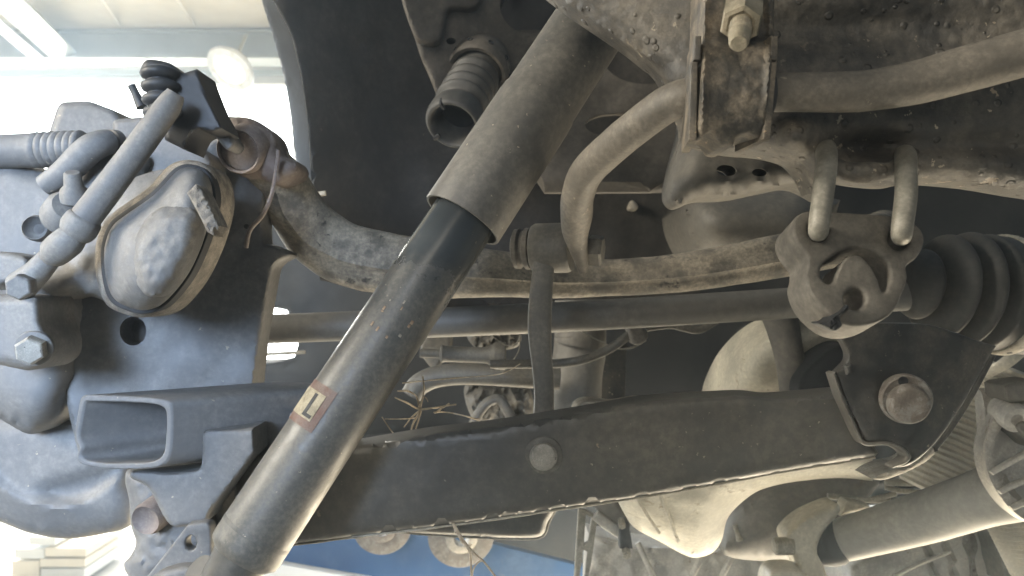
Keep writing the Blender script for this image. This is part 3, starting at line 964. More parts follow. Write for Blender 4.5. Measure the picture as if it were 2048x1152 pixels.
la_ = thing('lower_control_arm', P(1150, 930, 0.6), 'wide black lower control arm running across below the drive shaft', 'control arm')
top = [(470, 905), (620, 900), (700, 893), (850, 868), (985, 852), (1150, 826), (1290, 802), (1380, 795), (1440, 792), (1500, 790), (1560, 795), (1680, 784)]
bot = [(1750, 914), (1600, 937), (1480, 959), (1300, 991), (1100, 1021), (900, 1050), (700, 1074), (595, 1088), (470, 1100)]
def arm_d(x, y):
    return 0.605 - 0.00001*(x-500)
pillow('channel', [(*top[0], 'c')] + top[1:-1] + [(1690, 784, 'c'), (1722, 850, 'c'), (1757, 905, 'c')] + [(*bot[0], 'c')] + bot[1:-1] + [(*bot[-1], 'c')],
       arm_d, M_arm, la_, R=15, h=0.011, t=0.03, grid=14, rough=(0.0007, 60),
       detail=lambda x, y: -0.002*math.exp(-(((x-1500)/60)**2 + ((y-850)/40)**2)))
tube('bottom_edge_light', [(x, y+1.0, arm_d(x, y)-0.0005, 2.6 + 0.8*noise.noise(Vector((x*0.03, 0, 0)))) for x, y in [(q_[0], q_[1]) for q_ in smooth_path(bot, 8)]], M_edge, la_, seg=8, sm=False, wob=0.5)  # pale strip paints in the bright line lit from below
bolt('bolt', 1087, 911, 0.589, 29, M_boltg, la_, axis=(-0.06, -1, -0.05), hgt=0.006, washer=40, wmat=M_link, hexa=False)
a = P(1087, 910, 0.5834)
lathe('bolt_head_cap', a, a + Vector((-0.06, -1, -0.05)), [(0, m(24, 0.58)), (0.0012, m(23, 0.58)), (0.002, m(19, 0.58)), (0.0022, m(10, 0.58))], M_boltg, la_, seg=28)
plate('clevis_cheek', [(505, 823, 'c'), (600, 826, 'c'), (640, 880, 'c'), (620, 1080, 'c'), (400, 1100, 'c'), (395, 1010, 'c'), (500, 960, 'c')], 0.625, M_arm, la_, t=0.03, sm=0)

mb = thing('arm_mounting_bracket', P(1820, 800, 0.57), 'black bracket plate with rusty eccentric bolt at the inner end of the lower arm', 'bracket')
pl = [(1672, 660, 'c'), (1688, 690), (1695, 708), (1692, 724), (1672, 745, 'c'), (1692, 802), (1726, 876), (1736, 884), (1774, 884), (1806, 896), (1821, 914), (1814, 924), (1786, 935, 'c'), (1816, 931), (1850, 907), (1885, 868), (1930, 800), (1982, 708), (1992, 692, 'c'), (1955, 681), (1905, 663), (1850, 648), (1760, 646, 'c')]
pillow('plate', pl, lambda x, y: 0.572 + 0.00012*max(0, x-1750), M_brkt, mb, R=5, h=0.003, t=0.008, grid=9, rough=(0.0010, 26))
pillow('folded_edge', [(1671, 744, 'c'), (1692, 801), (1727, 877), (1737, 883), (1774, 883), (1806, 895), (1821, 913), (1812, 927), (1784, 937, 'c'), (1788, 932), (1806, 922), (1811, 914), (1798, 902), (1772, 891), (1734, 892), (1719, 882), (1683, 804), (1664, 748, 'c')], 0.571, M_rail, mb, R=4, h=0.003, t=0.012, grid=4)
pillow('lower_lip', [(1744, 958, 'c'), (1760, 947), (1790, 936), (1818, 930), (1852, 906), (1866, 896), (1869, 908, 'c'), (1850, 924), (1821, 940), (1790, 953), (1764, 960)], 0.60, M_crud, mb, R=8, h=0.008, t=0.03, grid=5, rough=(0.002, 12))
plate('right_fold', [(1872, 893, 'c'), (1896, 858), (1940, 786), (1984, 708, 'c'), (1994, 712, 'c'), (1950, 794), (1904, 866), (1872, 905, 'c')], 0.60, M_brkt, mb, t=0.03)
a = P(1810, 797, 0.566)
axb = Vector((-0.16, -1, -0.10)).normalized()
q = m(1, 0.566)
cw = lathe('eccentric_washer', a, a + axb, [(-0.004, 49*q), (0.001, 50*q), (0.004, 49*q), (0.005, 46*q), (0.0045, 40*q), (0.0045, 20*q)], M_rust, mb, seg=48)
a2 = P(1817, 808, 0.5565)
lathe('bolt_head', a2, a2 + axb, [(-0.002, 40*q), (0.003, 38*q), (0.006, 35*q), (0.007, 31*q), (0.0065, 18*q)], M_rust, cw, seg=44)
a3 = P(1806, 762, 0.5605)
lathe('index_hole', a3, a3 + axb, [(0, 0.0036), (0.0006, 0.0036), (0.0004, 0.0028), (0.0, 0.0001)], M_dark, cw, seg=14)
pillow('weld_tab', [(1690, 732, 'c'), (1702, 728, 'c'), (1706, 746, 'c'), (1694, 750, 'c')], 0.567, M_boot, mb, R=3, h=0.002, t=0.006, sm=0)

# ================================================================== hoses, twigs and bits behind the link
hs = thing('brake_hose_fitting', P(930, 712, 0.9), 'grey hose sleeve with a flange behind the shock absorber', 'hose')
q = m(1, 0.9)
a = P(840, 706, 0.9); b = P(1010, 712, 0.9)
lathe('sleeve', a, b, [(0, 9*q), (40*q, 9*q), (42*q, 17*q), (46*q, 18*q), (50*q, 16*q), (134*q, 16*q), (146*q, 24*q), (152*q, 28*q), (170*q, 28*q), (172*q, 14*q)], M_link, hs, seg=28)
tube('wire_tie', [(985, 672, 0.88, 1.5), (1010, 690, 0.88, 1.5), (1030, 690, 0.88, 1.5), (1040, 672, 0.88, 1.5)], M_rod, hs, seg=6)
tube('wire_loop', [(1040, 678, 0.88, 1.5), (1036, 705, 0.88, 1.5), (1010, 740, 0.88, 1.6), (1000, 742, 0.88, 1.6)], M_rod, hs, seg=6)
h2 = tube('curved_hose', [(824, 790, 0.98, 22), (840, 768, 0.98, 22), (880, 752, 0.98, 22), (950, 748, 0.98, 22), (1120, 758, 0.98, 22)], M_link, None, seg=20)
tag(h2, 'thick curved hose running behind the flat stabilizer link', 'hose')
cbx = thing('wheel_sensor_cable', P(1200, 700, 0.86), 'black sensor cable sagging below the drive shaft from a clip', 'cable')
tube('cable', [(980, 728, 0.86, 9), (1110, 727, 0.86, 9), (1170, 718, 0.86, 9), (1220, 697, 0.86, 9), (1262, 668, 0.86, 9), (1290, 655, 0.87, 9), (1340, 650, 0.88, 8), (1365, 654, 0.88, 9), (1395, 660, 0.88, 8), (1420, 650, 0.88, 7), (1440, 636, 0.88, 7)], M_link, cbx, seg=14)
pillow('clip', [(1252, 640, 'c'), (1282, 640, 'c'), (1296, 672), (1278, 690), (1262, 684)], 0.85, M_rub, cbx, R=8, h=0.008, t=0.02)
tube('thin_wire', [(1140, 650, 0.87, 2), (1180, 672, 0.87, 2), (1230, 696, 0.87, 2), (1265, 695, 0.87, 2.4), (1292, 680, 0.87, 2.4)], M_rod, cbx, seg=6)
ec = thing('exhaust_pipe', P(1150, 750, 1.05), 'pale upright pipe standing behind the flat stabilizer link', 'pipe')
tube('pipe', [(1160, 600, 1.05, 50), (1160, 690, 1.05, 52), (1152, 760, 1.05, 52), (1150, 900, 1.05, 50)], M_shaft, ec, seg=32)
tube('pipe_dome', [(1150, 640, 1.03, 40), (1160, 668, 1.03, 50), (1158, 690, 1.03, 51)], M_rail, ec, seg=28)
st2 = plate('heat_strip', [(1198, 690, 'c'), (1254, 690, 'c'), (1250, 810, 'c'), (1196, 810, 'c')], 1.12, M_brkt, None, t=0.01, sm=0)
tag(st2, 'dark flat strip beside the pale upright pipe', 'strip')
mp = pillow('mounting_pad', [(1152, 812), (1172, 802), (1200, 804), (1230, 807), (1288, 800), (1291, 822), (1240, 832), (1152, 838)], 0.75, M_crud, None, R=8, h=0.008, t=0.03, grid=5, rough=(0.003, 20))
tag(mp, 'tan mounting pad lying on the lower arm behind its top edge', 'pad')
eb = thing('engine_bits', P(960, 800, 1.15), 'dim clutter of brackets and pipes far behind the twigs', 'car part')
pillow('bracket', [(930, 770), (1000, 762), (1060, 780), (1060, 850), (1010, 860), (950, 845)], 1.18, M_rail, eb, R=22, h=0.03, t=0.03, rough=(0.02, 22), grid=6)
tube('pipe', [(940, 860, 1.1, 9), (968, 812, 1.1, 10), (1000, 800, 1.1, 10), (1030, 850, 1.1, 10)], M_rail, eb, seg=12)
pillow('casting', [(935, 668), (990, 660), (1040, 668), (1030, 696), (960, 700)], 1.12, M_rail, eb, R=14, h=0.02, t=0.03, rough=(0.02, 16), grid=5)
pillow('gusset', [(850, 660, 'c'), (905, 660, 'c'), (900, 700), (870, 745, 'c'), (842, 705)], 1.1, M_rail, eb, R=8, h=0.006, t=0.02)

tw = thing('twig_cluster', P(840, 815, 0.66), 'tangle of dry twigs caught beside the shock absorber', 'twigs')
for pth in ([(845, 752, 2.6), (848, 780, 2.6), (842, 808, 3), (838, 826, 3.2), (825, 850, 2.4), (820, 880, 2.2)],
            [(795, 782, 2), (815, 782, 2.4), (832, 792, 2.6), (838, 812, 3), (840, 822, 3)],
            [(790, 795, 1.8), (815, 806, 2.6), (838, 818, 3), (865, 816, 3), (890, 812, 2.6), (912, 809, 2)],
            [(870, 826, 2.6), (882, 818, 2.4), (898, 807, 2)], [(868, 825, 2.4), (890, 824, 2.2), (930, 832, 2), (960, 842, 1.8), (986, 858, 1.5)],
            [(950, 838, 1.4), (968, 838, 1.4), (980, 840, 1.3)], [(838, 822, 2.4), (822, 836, 2), (808, 854, 1.6)],
            [(842, 822, 2.4), (834, 850, 2), (826, 872, 1.6), (822, 880, 1.4)], [(770, 838, 1.2), (800, 838, 1.4), (830, 836, 1.6)],
            [(764, 834, 1.6), (780, 858, 1.8), (800, 884, 1.6)], [(845, 790, 1.8), (853, 797, 1.6), (856, 804, 1.2)],
            [(805, 766, 1.6), (900, 757, 1.6), (1000, 748, 1.6), (1040, 728, 1.4)]):
    tube('twig', [(x, y, 0.66 + 0.0004*(x-840) + 0.01*math.sin(x*0.1), r*0.7) for x, y, r in pth], M_twig, tw, seg=7, n=4, wob=0.35)
t2 = thing('dry_twig', P(930, 1090, 0.6), 'dry forked stem hanging from the bottom edge of the lower arm', 'twig')
for pth in ([(903, 1040, 3), (912, 1058, 3.6), (924, 1080, 3.6), (935, 1095, 3), (941, 1112, 2.4), (943, 1160, 2)],
            [(930, 1088, 2.6), (950, 1108, 2.4), (968, 1124, 2.2), (990, 1152, 2), (1000, 1165, 2)],
            [(943, 1160, 1.8), (947, 1138, 1.8), (958, 1124, 1.8), (968, 1122, 1.8)], [(906, 1050, 1.8), (910, 1062, 1.6), (908, 1066, 1.2)], [(935, 1093, 2), (943, 1089, 1.5)]):
    tube('twig', [(x, y, 0.598, r) for x, y, r in pth], M_twig, t2, seg=7, n=4, wob=0.3)

# ================================================================== things at the lower right
dp = pillow('drip_tray', [(760, 1040, 'c'), (800, 1062), (880, 1070), (1000, 1076), (1068, 1076), (1088, 1068), (1096, 1045), (1110, 1020), (1112, 985, 'c'), (800, 985, 'c')], 0.82, M_arm, None, R=16, h=0.02, t=0.06, grid=8)
tag(dp, 'shallow dark pan with a painted rim highlight under the lower arm', 'pan')
tube('pan_rim_highlight', [(770, 1052, 0.82, 2.5), (800, 1063, 0.82, 2.5), (880, 1071, 0.82, 2.5), (1000, 1077, 0.82, 2.5), (1068, 1077, 0.82, 3), (1088, 1069, 0.82, 3), (1097, 1045, 0.82, 3), (1110, 1020, 0.82, 3)], M_rod, dp, seg=8)  # pale tube paints in the rim's highlight from below

df = thing('differential', P(1560, 800, 0.95), 'pale cast differential housing showing above and below the lower arm', 'differential')
pillow('upper_housing', [(1430, 860, 'c'), (1440, 805), (1452, 768), (1482, 715), (1535, 664), (1600, 636), (1700, 630, 'c'), (1712, 690, 'c'), (1640, 760), (1620, 860, 'c')], lambda x, y: 0.93 + 0.0006*(y-640), M_cream, df, R=70, h=0.07, t=0.1, grid=9, rough=(0.003, 30))
tube('web', [(1545, 590, 0.90, 40), (1562, 640, 0.90, 34), (1576, 700, 0.90, 29), (1588, 760, 0.90, 30), (1600, 830, 0.90, 36)], M_rail, df, seg=24)
pillow('dark_backing', [(1598, 760), (1640, 712), (1680, 688), (1720, 690, 'c'), (1720, 820, 'c'), (1600, 820, 'c')], 0.86, M_dark, df, R=12, h=0.01, t=0.05)  # near-black sheet added for the dark background
pillow('lower_cover', [(1200, 900, 'c'), (1232, 992), (1250, 1030), (1270, 1056), (1321, 1084), (1367, 1109), (1394, 1115), (1425, 1105), (1443, 1081), (1458, 1032), (1504, 989), (1550, 971), (1610, 961), (1680, 956), (1745, 962, 'c'), (1745, 900, 'c')], lambda x, y: 0.885 + 0.0006*(y-960), M_cream, df, R=60, h=0.06, t=0.08, grid=10, rough=(0.004, 30))
tube('rib', [(1268, 985, 0.846, 4), (1290, 1025, 0.867, 4), (1318, 1066, 0.892, 3.5)], M_cream, df, seg=8)
tube('rib', [(1316, 975, 0.838, 4), (1336, 1030, 0.868, 4), (1356, 1082, 0.900, 3.5)], M_cream, df, seg=8)
mf = thing('muffler', P(1560, 1050, 1.1), 'dark rounded muffler behind the pale differential cover', 'muffler')
pillow('shell', [(1450, 1110), (1460, 1040), (1500, 995), (1560, 968), (1700, 950), (1760, 960), (1700, 1030), (1600, 1090), (1580, 1120)], 1.1, M_rail, mf, R=60, h=0.06, t=0.1, grid=10)
tube('bracket', [(1470, 1050, 1.06, 5), (1476, 1070, 1.06, 5), (1480, 1080, 1.06, 8)], M_rod, mf, seg=10)

lf = thing('ladder_frame', P(1170, 1090, 1.0), 'narrow pale metal ladder frame standing below the lower arm', 'frame')
plate('frame', [(1157, 1018, 'c'), (1172, 1022, 'c'), (1196, 1034, 'c'), (1176, 1170, 'c'), (1148, 1170, 'c')], 1.0, M_rod, lf, t=0.01, sm=0, bev=0.001,
      holes=[[(1172, 1030), (1184, 1036), (1176, 1085), (1168, 1090)], [(1166, 1100), (1175, 1104), (1168, 1168), (1158, 1168)]])
gp = thing('guard_panel', P(1380, 1120, 1.2), 'brownish ribbed metal guard along the bottom edge', 'panel')
pillow('panel', [(1176, 1066, 'c'), (1280, 1088), (1440, 1096), (1560, 1116, 'c'), (1610, 1200, 'c'), (1170, 1200, 'c')], 1.2, M_alloy, gp, R=14, h=0.02, t=0.05, sm=0, grid=10, rough=(0.008, 26))
for (x0, y0, x1, y1) in ((1275, 1085, 1310, 1160), (1440, 1160, 1465, 1110), (1380, 1160, 1400, 1120)):
    tube('rib', [(x0, y0, 1.17, 6), ((x0+x1)/2, (y0+y1)/2, 1.165, 6), (x1, y1, 1.17, 6)], M_alloy, gp, seg=10)
cl = thing('pipe_clip', P(1230, 1060, 0.98), 'black clip with bright bolt beside the ladder frame', 'clip')
plate('clip_body', [(1240, 1045, 'c'), (1258, 1042, 'c'), (1266, 1098, 'c'), (1240, 1098, 'c')], 0.97, M_blk, cl, t=0.02, sm=0)
bolt('bolt', 1252, 1104, 0.97, 10, M_rod, cl, axis=(0, -1, -0.4))
bolt('bolt', 1243, 1046, 0.96, 8, M_rod, cl, axis=(0, -1, -0.4))
tube('stay', [(1190, 1030, 0.99, 10), (1215, 1048, 0.99, 12), (1245, 1070, 0.99, 10)], M_alloy, cl, seg=12)
pillow('stay_plate', [(1180, 1000, 'c'), (1232, 995, 'c'), (1258, 1046), (1240, 1062), (1205, 1035)], 1.0, M_shaft, cl, R=8, h=0.01, t=0.02)

ps = thing('propeller_shaft', P(1850, 1030, 0.85), 'thick smooth grey propeller shaft at the lower right', 'propeller shaft')
tube('tube', [(1660, 1088, 0.96, 38), (1700, 1076, 0.95, 42), (1850, 1034, 0.88, 50), (1960, 998, 0.82, 55), (2010, 982, 0.80, 62), (2060, 962, 0.78, 72)], M_prop, ps, seg=44)
tube('joint_neck', [(1630, 1098, 0.97, 34), (1655, 1090, 0.965, 42), (1672, 1084, 0.96, 44), (1680, 1082, 0.96, 40)], M_dark, ps, seg=32)
yk = thing('support_yoke', P(1620, 1080, 0.93), 'pale cast crescent yoke around the end of the propeller shaft', 'bracket')
pillow('yoke', [(1674, 1008), (1652, 1013), (1604, 1036), (1571, 1069), (1578, 1098), (1594, 1130), (1600, 1175, 'c'), (1662, 1175, 'c'), (1646, 1131), (1634, 1100), (1646, 1065), (1670, 1036), (1680, 1020)], 0.95, M_cream, yk, R=12, h=0.014, t=0.03, grid=6)
pillow('arm', [(1540, 1144), (1575, 1136), (1606, 1142), (1620, 1162), (1600, 1185), (1535, 1185)], 0.93, M_flex, yk, R=14, h=0.014, t=0.03, grid=6)  # pale blob added in place of an overexposed highlight
lathe('bolt', P(1585, 1092, 0.94), P(1545, 1092, 0.94), [(0, 0.011), (0.022, 0.011), (0.024, 0.009)], M_rod, yk, seg=20)
pillow('cap', [(1680, 1032, 'c'), (1692, 1004), (1700, 1002), (1740, 1012, 'c'), (1736, 1018), (1690, 1028)], 0.97, M_cream, yk, R=6, h=0.006, t=0.02)

gb = thing('gearbox', P(2040, 900, 0.72), 'ribbed cast alloy gearbox housing at the right edge', 'gearbox')
pillow('rim', [(1990, 815), (1972, 868), (1965, 904), (1973, 951), (1993, 990), (2021, 1023), (2060, 1048), (2500, 1180, 'c'), (2500, 740, 'c'), (2050, 780), (2010, 795)], 0.76, M_alloy, gb, R=6, h=0.012, t=0.015, grid=8,
       holes=[ellipse(2112, 912, 126, 112, 40)])
pillow('web_floor', [(1960, 780, 'c'), (2500, 740, 'c'), (2500, 1180, 'c'), (2060, 1046, 'c'), (1990, 985, 'c'), (1968, 900, 'c')], 0.772, M_alloy, gb, R=6, h=0.004, t=0.01, sm=0, grid=10, rough=(0.002, 20))
for (x0, y0, x1, y1) in ((1982, 946, 2080, 890), (1998, 984, 2090, 940), (2022, 1016, 2090, 985)):
    tube('rib', [(x0, y0, 0.745, 5), ((x0+x1)/2, (y0+y1)/2, 0.742, 6), (x1, y1, 0.74, 7)], M_alloy, gb, seg=10, flat=lambda s: (2.0, 0.8))
a = P(2024, 832, 0.74)
lathe('boss', a, a + Vector((-0.2, -1, -0.2)), [(-0.02, 30*m(1, .74)), (0.008, 28*m(1, .74)), (0.012, 24*m(1, .74)), (0.012, 12*m(1, .74)), (0.006, 10*m(1, .74))], M_alloy, gb)
pillow('mount_ear', [(2030, 850), (2056, 838), (2080, 850), (2080, 900), (2052, 880), (2038, 868)], 0.735, M_rail, gb, R=10, h=0.01, t=0.03)
pillow('breather_block', [(2006, 772, 'c'), (2020, 766), (2070, 760, 'c'), (2070, 806, 'c'), (2016, 804)], 0.74, M_rail, gb, R=8, h=0.01, t=0.03)
for nm, lab, (ax0, ay0, ad0), (ax1, ay1, ad1), rr, cnt in (
        ('corrugated_pipe', 'pale corrugated pipe between the black bracket and the gearbox', (2010, 745, 1.0), (1890, 1000, 1.0), 92, 24),
        ('corrugated_pipe', 'pale corrugated pipe at the right edge below the gearbox', (2040, 1010, 0.9), (2100, 1130, 0.9), 74, 14)):
    r0 = thing(nm, P((ax0+ax1)/2, (ay0+ay1)/2, ad0), lab, 'corrugated pipe', 'pale corrugated pipes')
    a = P(ax0, ay0, ad0); b = P(ax1, ay1, ad1)
    q = m(1, ad0)
    Lb = (b-a).length
    prf = []
    for i in range(cnt):
        s0 = Lb*i/cnt
        w_ = Lb/cnt
        prf += [(s0, rr*q*0.93), (s0+w_*0.25, rr*q*0.965), (s0+w_*0.5, rr*q), (s0+w_*0.75, rr*q*0.965)]
    prf.append((Lb, rr*q*0.93))
    lathe('bellows', a, b, prf, M_flex, r0, seg=48, angle=80)
    tube('end_flange', [(ax0-40, ay0+6, ad0-0.05, 9), (ax0, ay0-18, ad0-0.07, 11), (ax0+50, ay0-60, ad0-0.06, 12)], M_flex, r0, seg=12, flat=lambda s: (0.5, 1.2), wob=0.1)
gl = thing('gearbox_sump', P(1880, 1110, 1.05), 'pale panelled alloy sump with rust stains at the bottom right', 'sump')
pillow('sump_body', [(1700, 1130, 'c'), (1760, 1100), (1900, 1055), (2010, 1030, 'c'), (2060, 1160, 'c'), (2060, 1220, 'c'), (1700, 1220, 'c')], 1.06, M_alloy, gl, R=16, h=0.02, t=0.1, grid=10, sm=0, rough=(0.004, 40),
       detail=lambda x, y: -0.012*(abs(x - (1842 + 0.25*(y-1050))) < 4) - 0.012*(abs(x - (1882 + 0.28*(y-1050))) < 4))
tube('seam_rib', [(1790, 1152, 1.02, 4), (1840, 1126, 1.02, 4), (1900, 1104, 1.02, 4)], M_alloy, gl, seg=8)
pillow('rust_streak', [(1932, 1072), (1948, 1068), (1956, 1095), (1950, 1120), (1960, 1170, 'c'), (1944, 1170, 'c'), (1940, 1120), (1928, 1090)], 1.035, M_rust, gl, R=5, h=0.002, t=0.004, grid=4, rough=(0.004, 8))
pillow('side_wall', [(1985, 1050, 'c'), (2000, 1045, 'c'), (2080, 1160, 'c'), (2010, 1170, 'c')], 1.0, M_rail, gl, R=6, h=0.005, t=0.05, sm=0)
pb = thing('pipe_bundle', P(1780, 965, 1.02), 'thin bright pipes crossing between the lower arm and propeller shaft', 'pipes')
for (x0, y0, x1, y1, r) in ((1770, 965, 1870, 962, 7), (1770, 975, 1840, 985, 5), (1655, 992, 1780, 1002, 6), (1850, 926, 1925, 938, 5), (1820, 942, 1890, 952, 9), (1700, 1006, 1790, 988, 5)):
    tube('pipe', [(x0, y0, 1.02, r), ((x0+x1)/2, (y0+y1)/2+2, 1.015, r), (x1, y1, 1.02, r)], M_rod, pb, seg=12, wob=0.1)

# ================================================================== wheel carrier on the left
kn = thing('wheel_knuckle', P(350, 600, 0.66), 'large dusty wheel carrier plate on the left behind the caliper', 'wheel carrier')
pillow('carrier_plate', [(330, 330), (400, 300), (440, 262), (452, 236), (475, 234), (510, 240), (540, 262), (556, 300), (545, 340), (532, 372), (529, 400), (528, 484), (545, 490), (579, 509), (558, 524), (546, 540), (535, 596), (519, 692), (510, 790), (512, 900, 'c'), (400, 950, 'c'), (160, 920, 'c'), (130, 780), (120, 600), (150, 450), (250, 350)],
       lambda x, y: 0.665 + 0.00012*(x-350), M_alu, kn, R=9, h=0.008, t=0.025, grid=10, rough=(0.002, 60), holes=[ellipse(266, 662, 27, 29, 20), ellipse(492, 453, 5, 5, 10)])
lathe('hole_floor', P(266, 662, 0.672), P(266, 662, 0.66), [(0, 0.0001), (0.0, 0.02)], M_alu, kn, cap=False)
pillow('dome_boss', [(446, 300), (448, 250), (470, 234), (510, 240), (548, 268), (566, 310), (592, 322), (597, 345), (560, 370), (520, 356), (480, 350)], 0.655, M_rustl, kn, R=34, h=0.022, t=0.03, grid=5)
a = P(484, 300, 0.632)
axk = Vector((-0.12, -1, -0.35)).normalized()
q = m(1, 0.632)
lathe('pivot_ring', a, a+axk, [(-0.01, 50*q), (0.0, 48*q), (0.006, 46*q), (0.008, 43*q), (0.006, 39*q)], M_rustl, kn, seg=40, cap=False)
lathe('pivot_face', a, a+axk, [(-0.004, 41*q), (0.004, 40*q), (0.005, 36*q), (0.004, 10*q)], M_rustl, kn, seg=36)
tube('sensor_wire', [(556, 300, 0.63, 4), (552, 345, 0.63, 4), (543, 390, 0.632, 4), (525, 430, 0.638, 4.5), (500, 460, 0.64, 4.5), (492, 495, 0.645, 4.5)], M_rustl, kn, seg=10)
# square socket
def duct(name, outer, inner, d, vec, mat, parent):
    o_ = [P(x, y, d) for x, y in outer]
    i_ = [P(x, y, d) for x, y in inner]
    vec = Vector(vec)
    n_ = len(o_)
    vs = o_ + i_ + [p + vec for p in o_] + [p + vec for p in i_]
    fs = []
    for k in range(n_):
        k2 = (k+1) % n_
        fs += [(k, k2, n_+k2, n_+k), (k, 2*n_+k, 2*n_+k2, k2), (n_+k, n_+k2, 3*n_+k2, 3*n_+k)]
    fs.append(tuple(range(3*n_, 4*n_)))
    ob = finish(name, vs, fs, mat, parent, 45)
    md = ob.modifiers.new('bevel', 'BEVEL')
    md.width = 0.0012
    md.segments = 2
    md.limit_method = 'ANGLE'
    return ob
outer = smooth_path([(172, 790), (240, 792), (310, 797), (338, 806), (344, 826), (343, 880), (338, 915), (320, 932), (286, 938), (215, 938), (165, 930), (152, 915), (158, 895), (148, 878), (157, 811), (162, 794)], 3, True)
inner = smooth_path([(178, 803), (240, 804), (305, 808), (326, 816), (332, 830), (331, 876), (326, 906), (312, 920), (286, 926), (215, 927), (172, 921), (161, 910), (167, 893), (158, 874), (167, 818), (170, 806)], 3, True)
duct('socket', outer, inner, 0.555, (0.105, 0.11, -0.004), M_alu, kn)
pillow('lower_bracket', [(508, 855, 'c'), (490, 857), (474, 858), (415, 860), (405, 870), (404, 925), (395, 940), (340, 945), (300, 942), (264, 942), (262, 956), (297, 976), (330, 1037), (348, 1053), (372, 1052), (410, 1045), (420, 1024), (470, 960), (510, 905, 'c')], 0.575, M_alu, kn, R=8, h=0.006, t=0.03, grid=8)
kb = thing('lower_arm_clevis', P(340, 1080, 0.6), 'dirty forked clevis with rusty round bush below the square socket', 'clevis')
pillow('fork', [(258, 940), (250, 960), (258, 1000), (262, 1050), (272, 1085), (262, 1110), (248, 1130), (262, 1160), (300, 1200, 'c'), (440, 1200, 'c'), (420, 1040), (360, 990), (300, 950)], 0.615, M_alu, kb, R=26, h=0.02, t=0.05, grid=7, rough=(0.003, 16))
a = P(303, 1032, 0.585)
q = m(1, 0.585)
lathe('bush', a, a + Vector((-0.15, -1, -0.15)), [(-0.02, 34*q), (0.004, 33*q), (0.008, 29*q), (0.006, 25*q), (0.004, 10*q)], M_rustl, kb, seg=32)
plate('drilled_plate', [(374, 1050, 'c'), (410, 1046), (420, 1060), (424, 1180, 'c'), (270, 1180, 'c'), (300, 1145)], 0.558, M_alu, kb, t=0.012, holes=[ellipse(381, 1087, 11, 15, 18, 0.15)], bev=0.002)
pillow('cast_boss', [(300, 1160), (320, 1142), (360, 1130), (395, 1132), (402, 1160), (400, 1190), (300, 1190)], 0.553, M_alu, kb, R=16, h=0.012, t=0.02, grid=5)

sd = thing('brake_shield', P(100, 980, 0.7), 'big round brake dust shield at the lower left against the light', 'brake shield')
pillow('shield', [(-120, 820, 'c'), (-120, 1000, 'c'), (0, 1043), (60, 1066), (130, 1077), (200, 1069), (262, 1049), (268, 1000), (260, 940), (240, 890), (150, 820, 'c')], 0.70, M_alu, sd, R=40, h=0.025, t=0.03, grid=9,
       detail=lambda x, y: 0.005*math.exp(-((math.hypot(x-110, (y-850)) - 165)/12)**2)*(y > 900) - 0.010/(1+math.exp((math.hypot(x-150, y-900) - 105)/7))*(1/(1+math.exp(-(y-955-0.3*(150-x))/6))))
dr = pillow('drum', [(-60, 560, 'c'), (180, 560, 'c'), (170, 700), (150, 790), (110, 846), (64, 868), (24, 852), (-60, 800, 'c')], 0.66, M_alu, None, R=60, h=0.05, t=0.06, grid=9)
tag(dr, 'rounded brake drum housing at the left edge above the shield', 'brake drum')

cp_ = thing('brake_caliper', P(270, 500, 0.55), 'dusty brake caliper with domed cover and crusted rim on the left', 'brake caliper')
pillow('caliper_body', [(30, 590), (25, 565), (60, 540), (110, 515), (140, 470), (175, 430), (250, 365), (330, 338), (380, 350), (360, 480), (300, 600), (240, 612), (190, 595), (150, 590), (110, 600), (70, 605)], 0.60, M_cal, cp_, R=34, h=0.03, t=0.05, grid=7, rough=(0.002, 40))
pillow('cover_rim', [(340, 330), (385, 320), (425, 340), (440, 392), (430, 452), (408, 512), (380, 565), (338, 614), (300, 633), (262, 632), (214, 610), (194, 560), (191, 496), (206, 446), (236, 418), (296, 376)], 0.568, M_calcrust, cp_, R=12, h=0.010, t=0.03, grid=6, rough=(0.001, 10))
pillow('cover_groove', [(350, 336), (386, 329), (418, 346), (432, 392), (422, 450), (402, 508), (376, 559), (335, 608), (300, 626), (266, 625), (222, 604), (205, 558), (202, 496), (217, 450), (243, 426), (303, 384)], 0.5545, M_dark, cp_, R=3, h=0.001, t=0.01)
pillow('domed_cover', [(356, 341), (387, 335), (414, 350), (426, 392), (417, 448), (398, 505), (372, 555), (332, 602), (300, 619), (268, 618), (229, 598), (212, 556), (209, 496), (224, 454), (250, 431), (309, 389)], 0.5535, M_cal, cp_, R=95, h=0.042, t=0.012, grid=6, rough=(0.0008, 30))
pillow('cover_step', [(302, 428), (345, 410), (392, 420), (396, 470), (372, 530), (330, 585), (296, 592), (268, 560), (262, 490)], 0.524, M_cal, cp_, R=24, h=0.016, t=0.01, grid=5, rough=(0.0012, 18))
pillow('rusty_clip', [(374, 386, 'c'), (392, 368, 'c'), (408, 385), (440, 452, 'c'), (436, 462, 'c'), (430, 456, 'c'), (428, 472, 'c'), (415, 464, 'c'), (398, 430)], 0.503, M_calcrust, cp_, R=6, h=0.003, t=0.015, grid=5, rough=(0.002, 8))
tube('pad_carrier', [(100, 515, 0.55, 22), (70, 548, 0.55, 26), (42, 572, 0.55, 30), (34, 578, 0.55, 27)], M_cal, cp_, seg=20)
bolt('bolt', 44, 573, 0.525, 27, M_cal, cp_, axis=(0.25, -1, -0.1), hgt=0.008)
hr = thing('handbrake_cylinder', P(240, 330, 0.53), 'long slanting handbrake cylinder rod in front of the caliper', 'rod')
tube('rod', [(352, 186, 0.54, 17), (344, 200, 0.54, 22), (330, 222, 0.54, 25), (250, 332, 0.535, 27), (168, 440, 0.53, 29)], M_cal, hr, seg=30, wob=0.01)
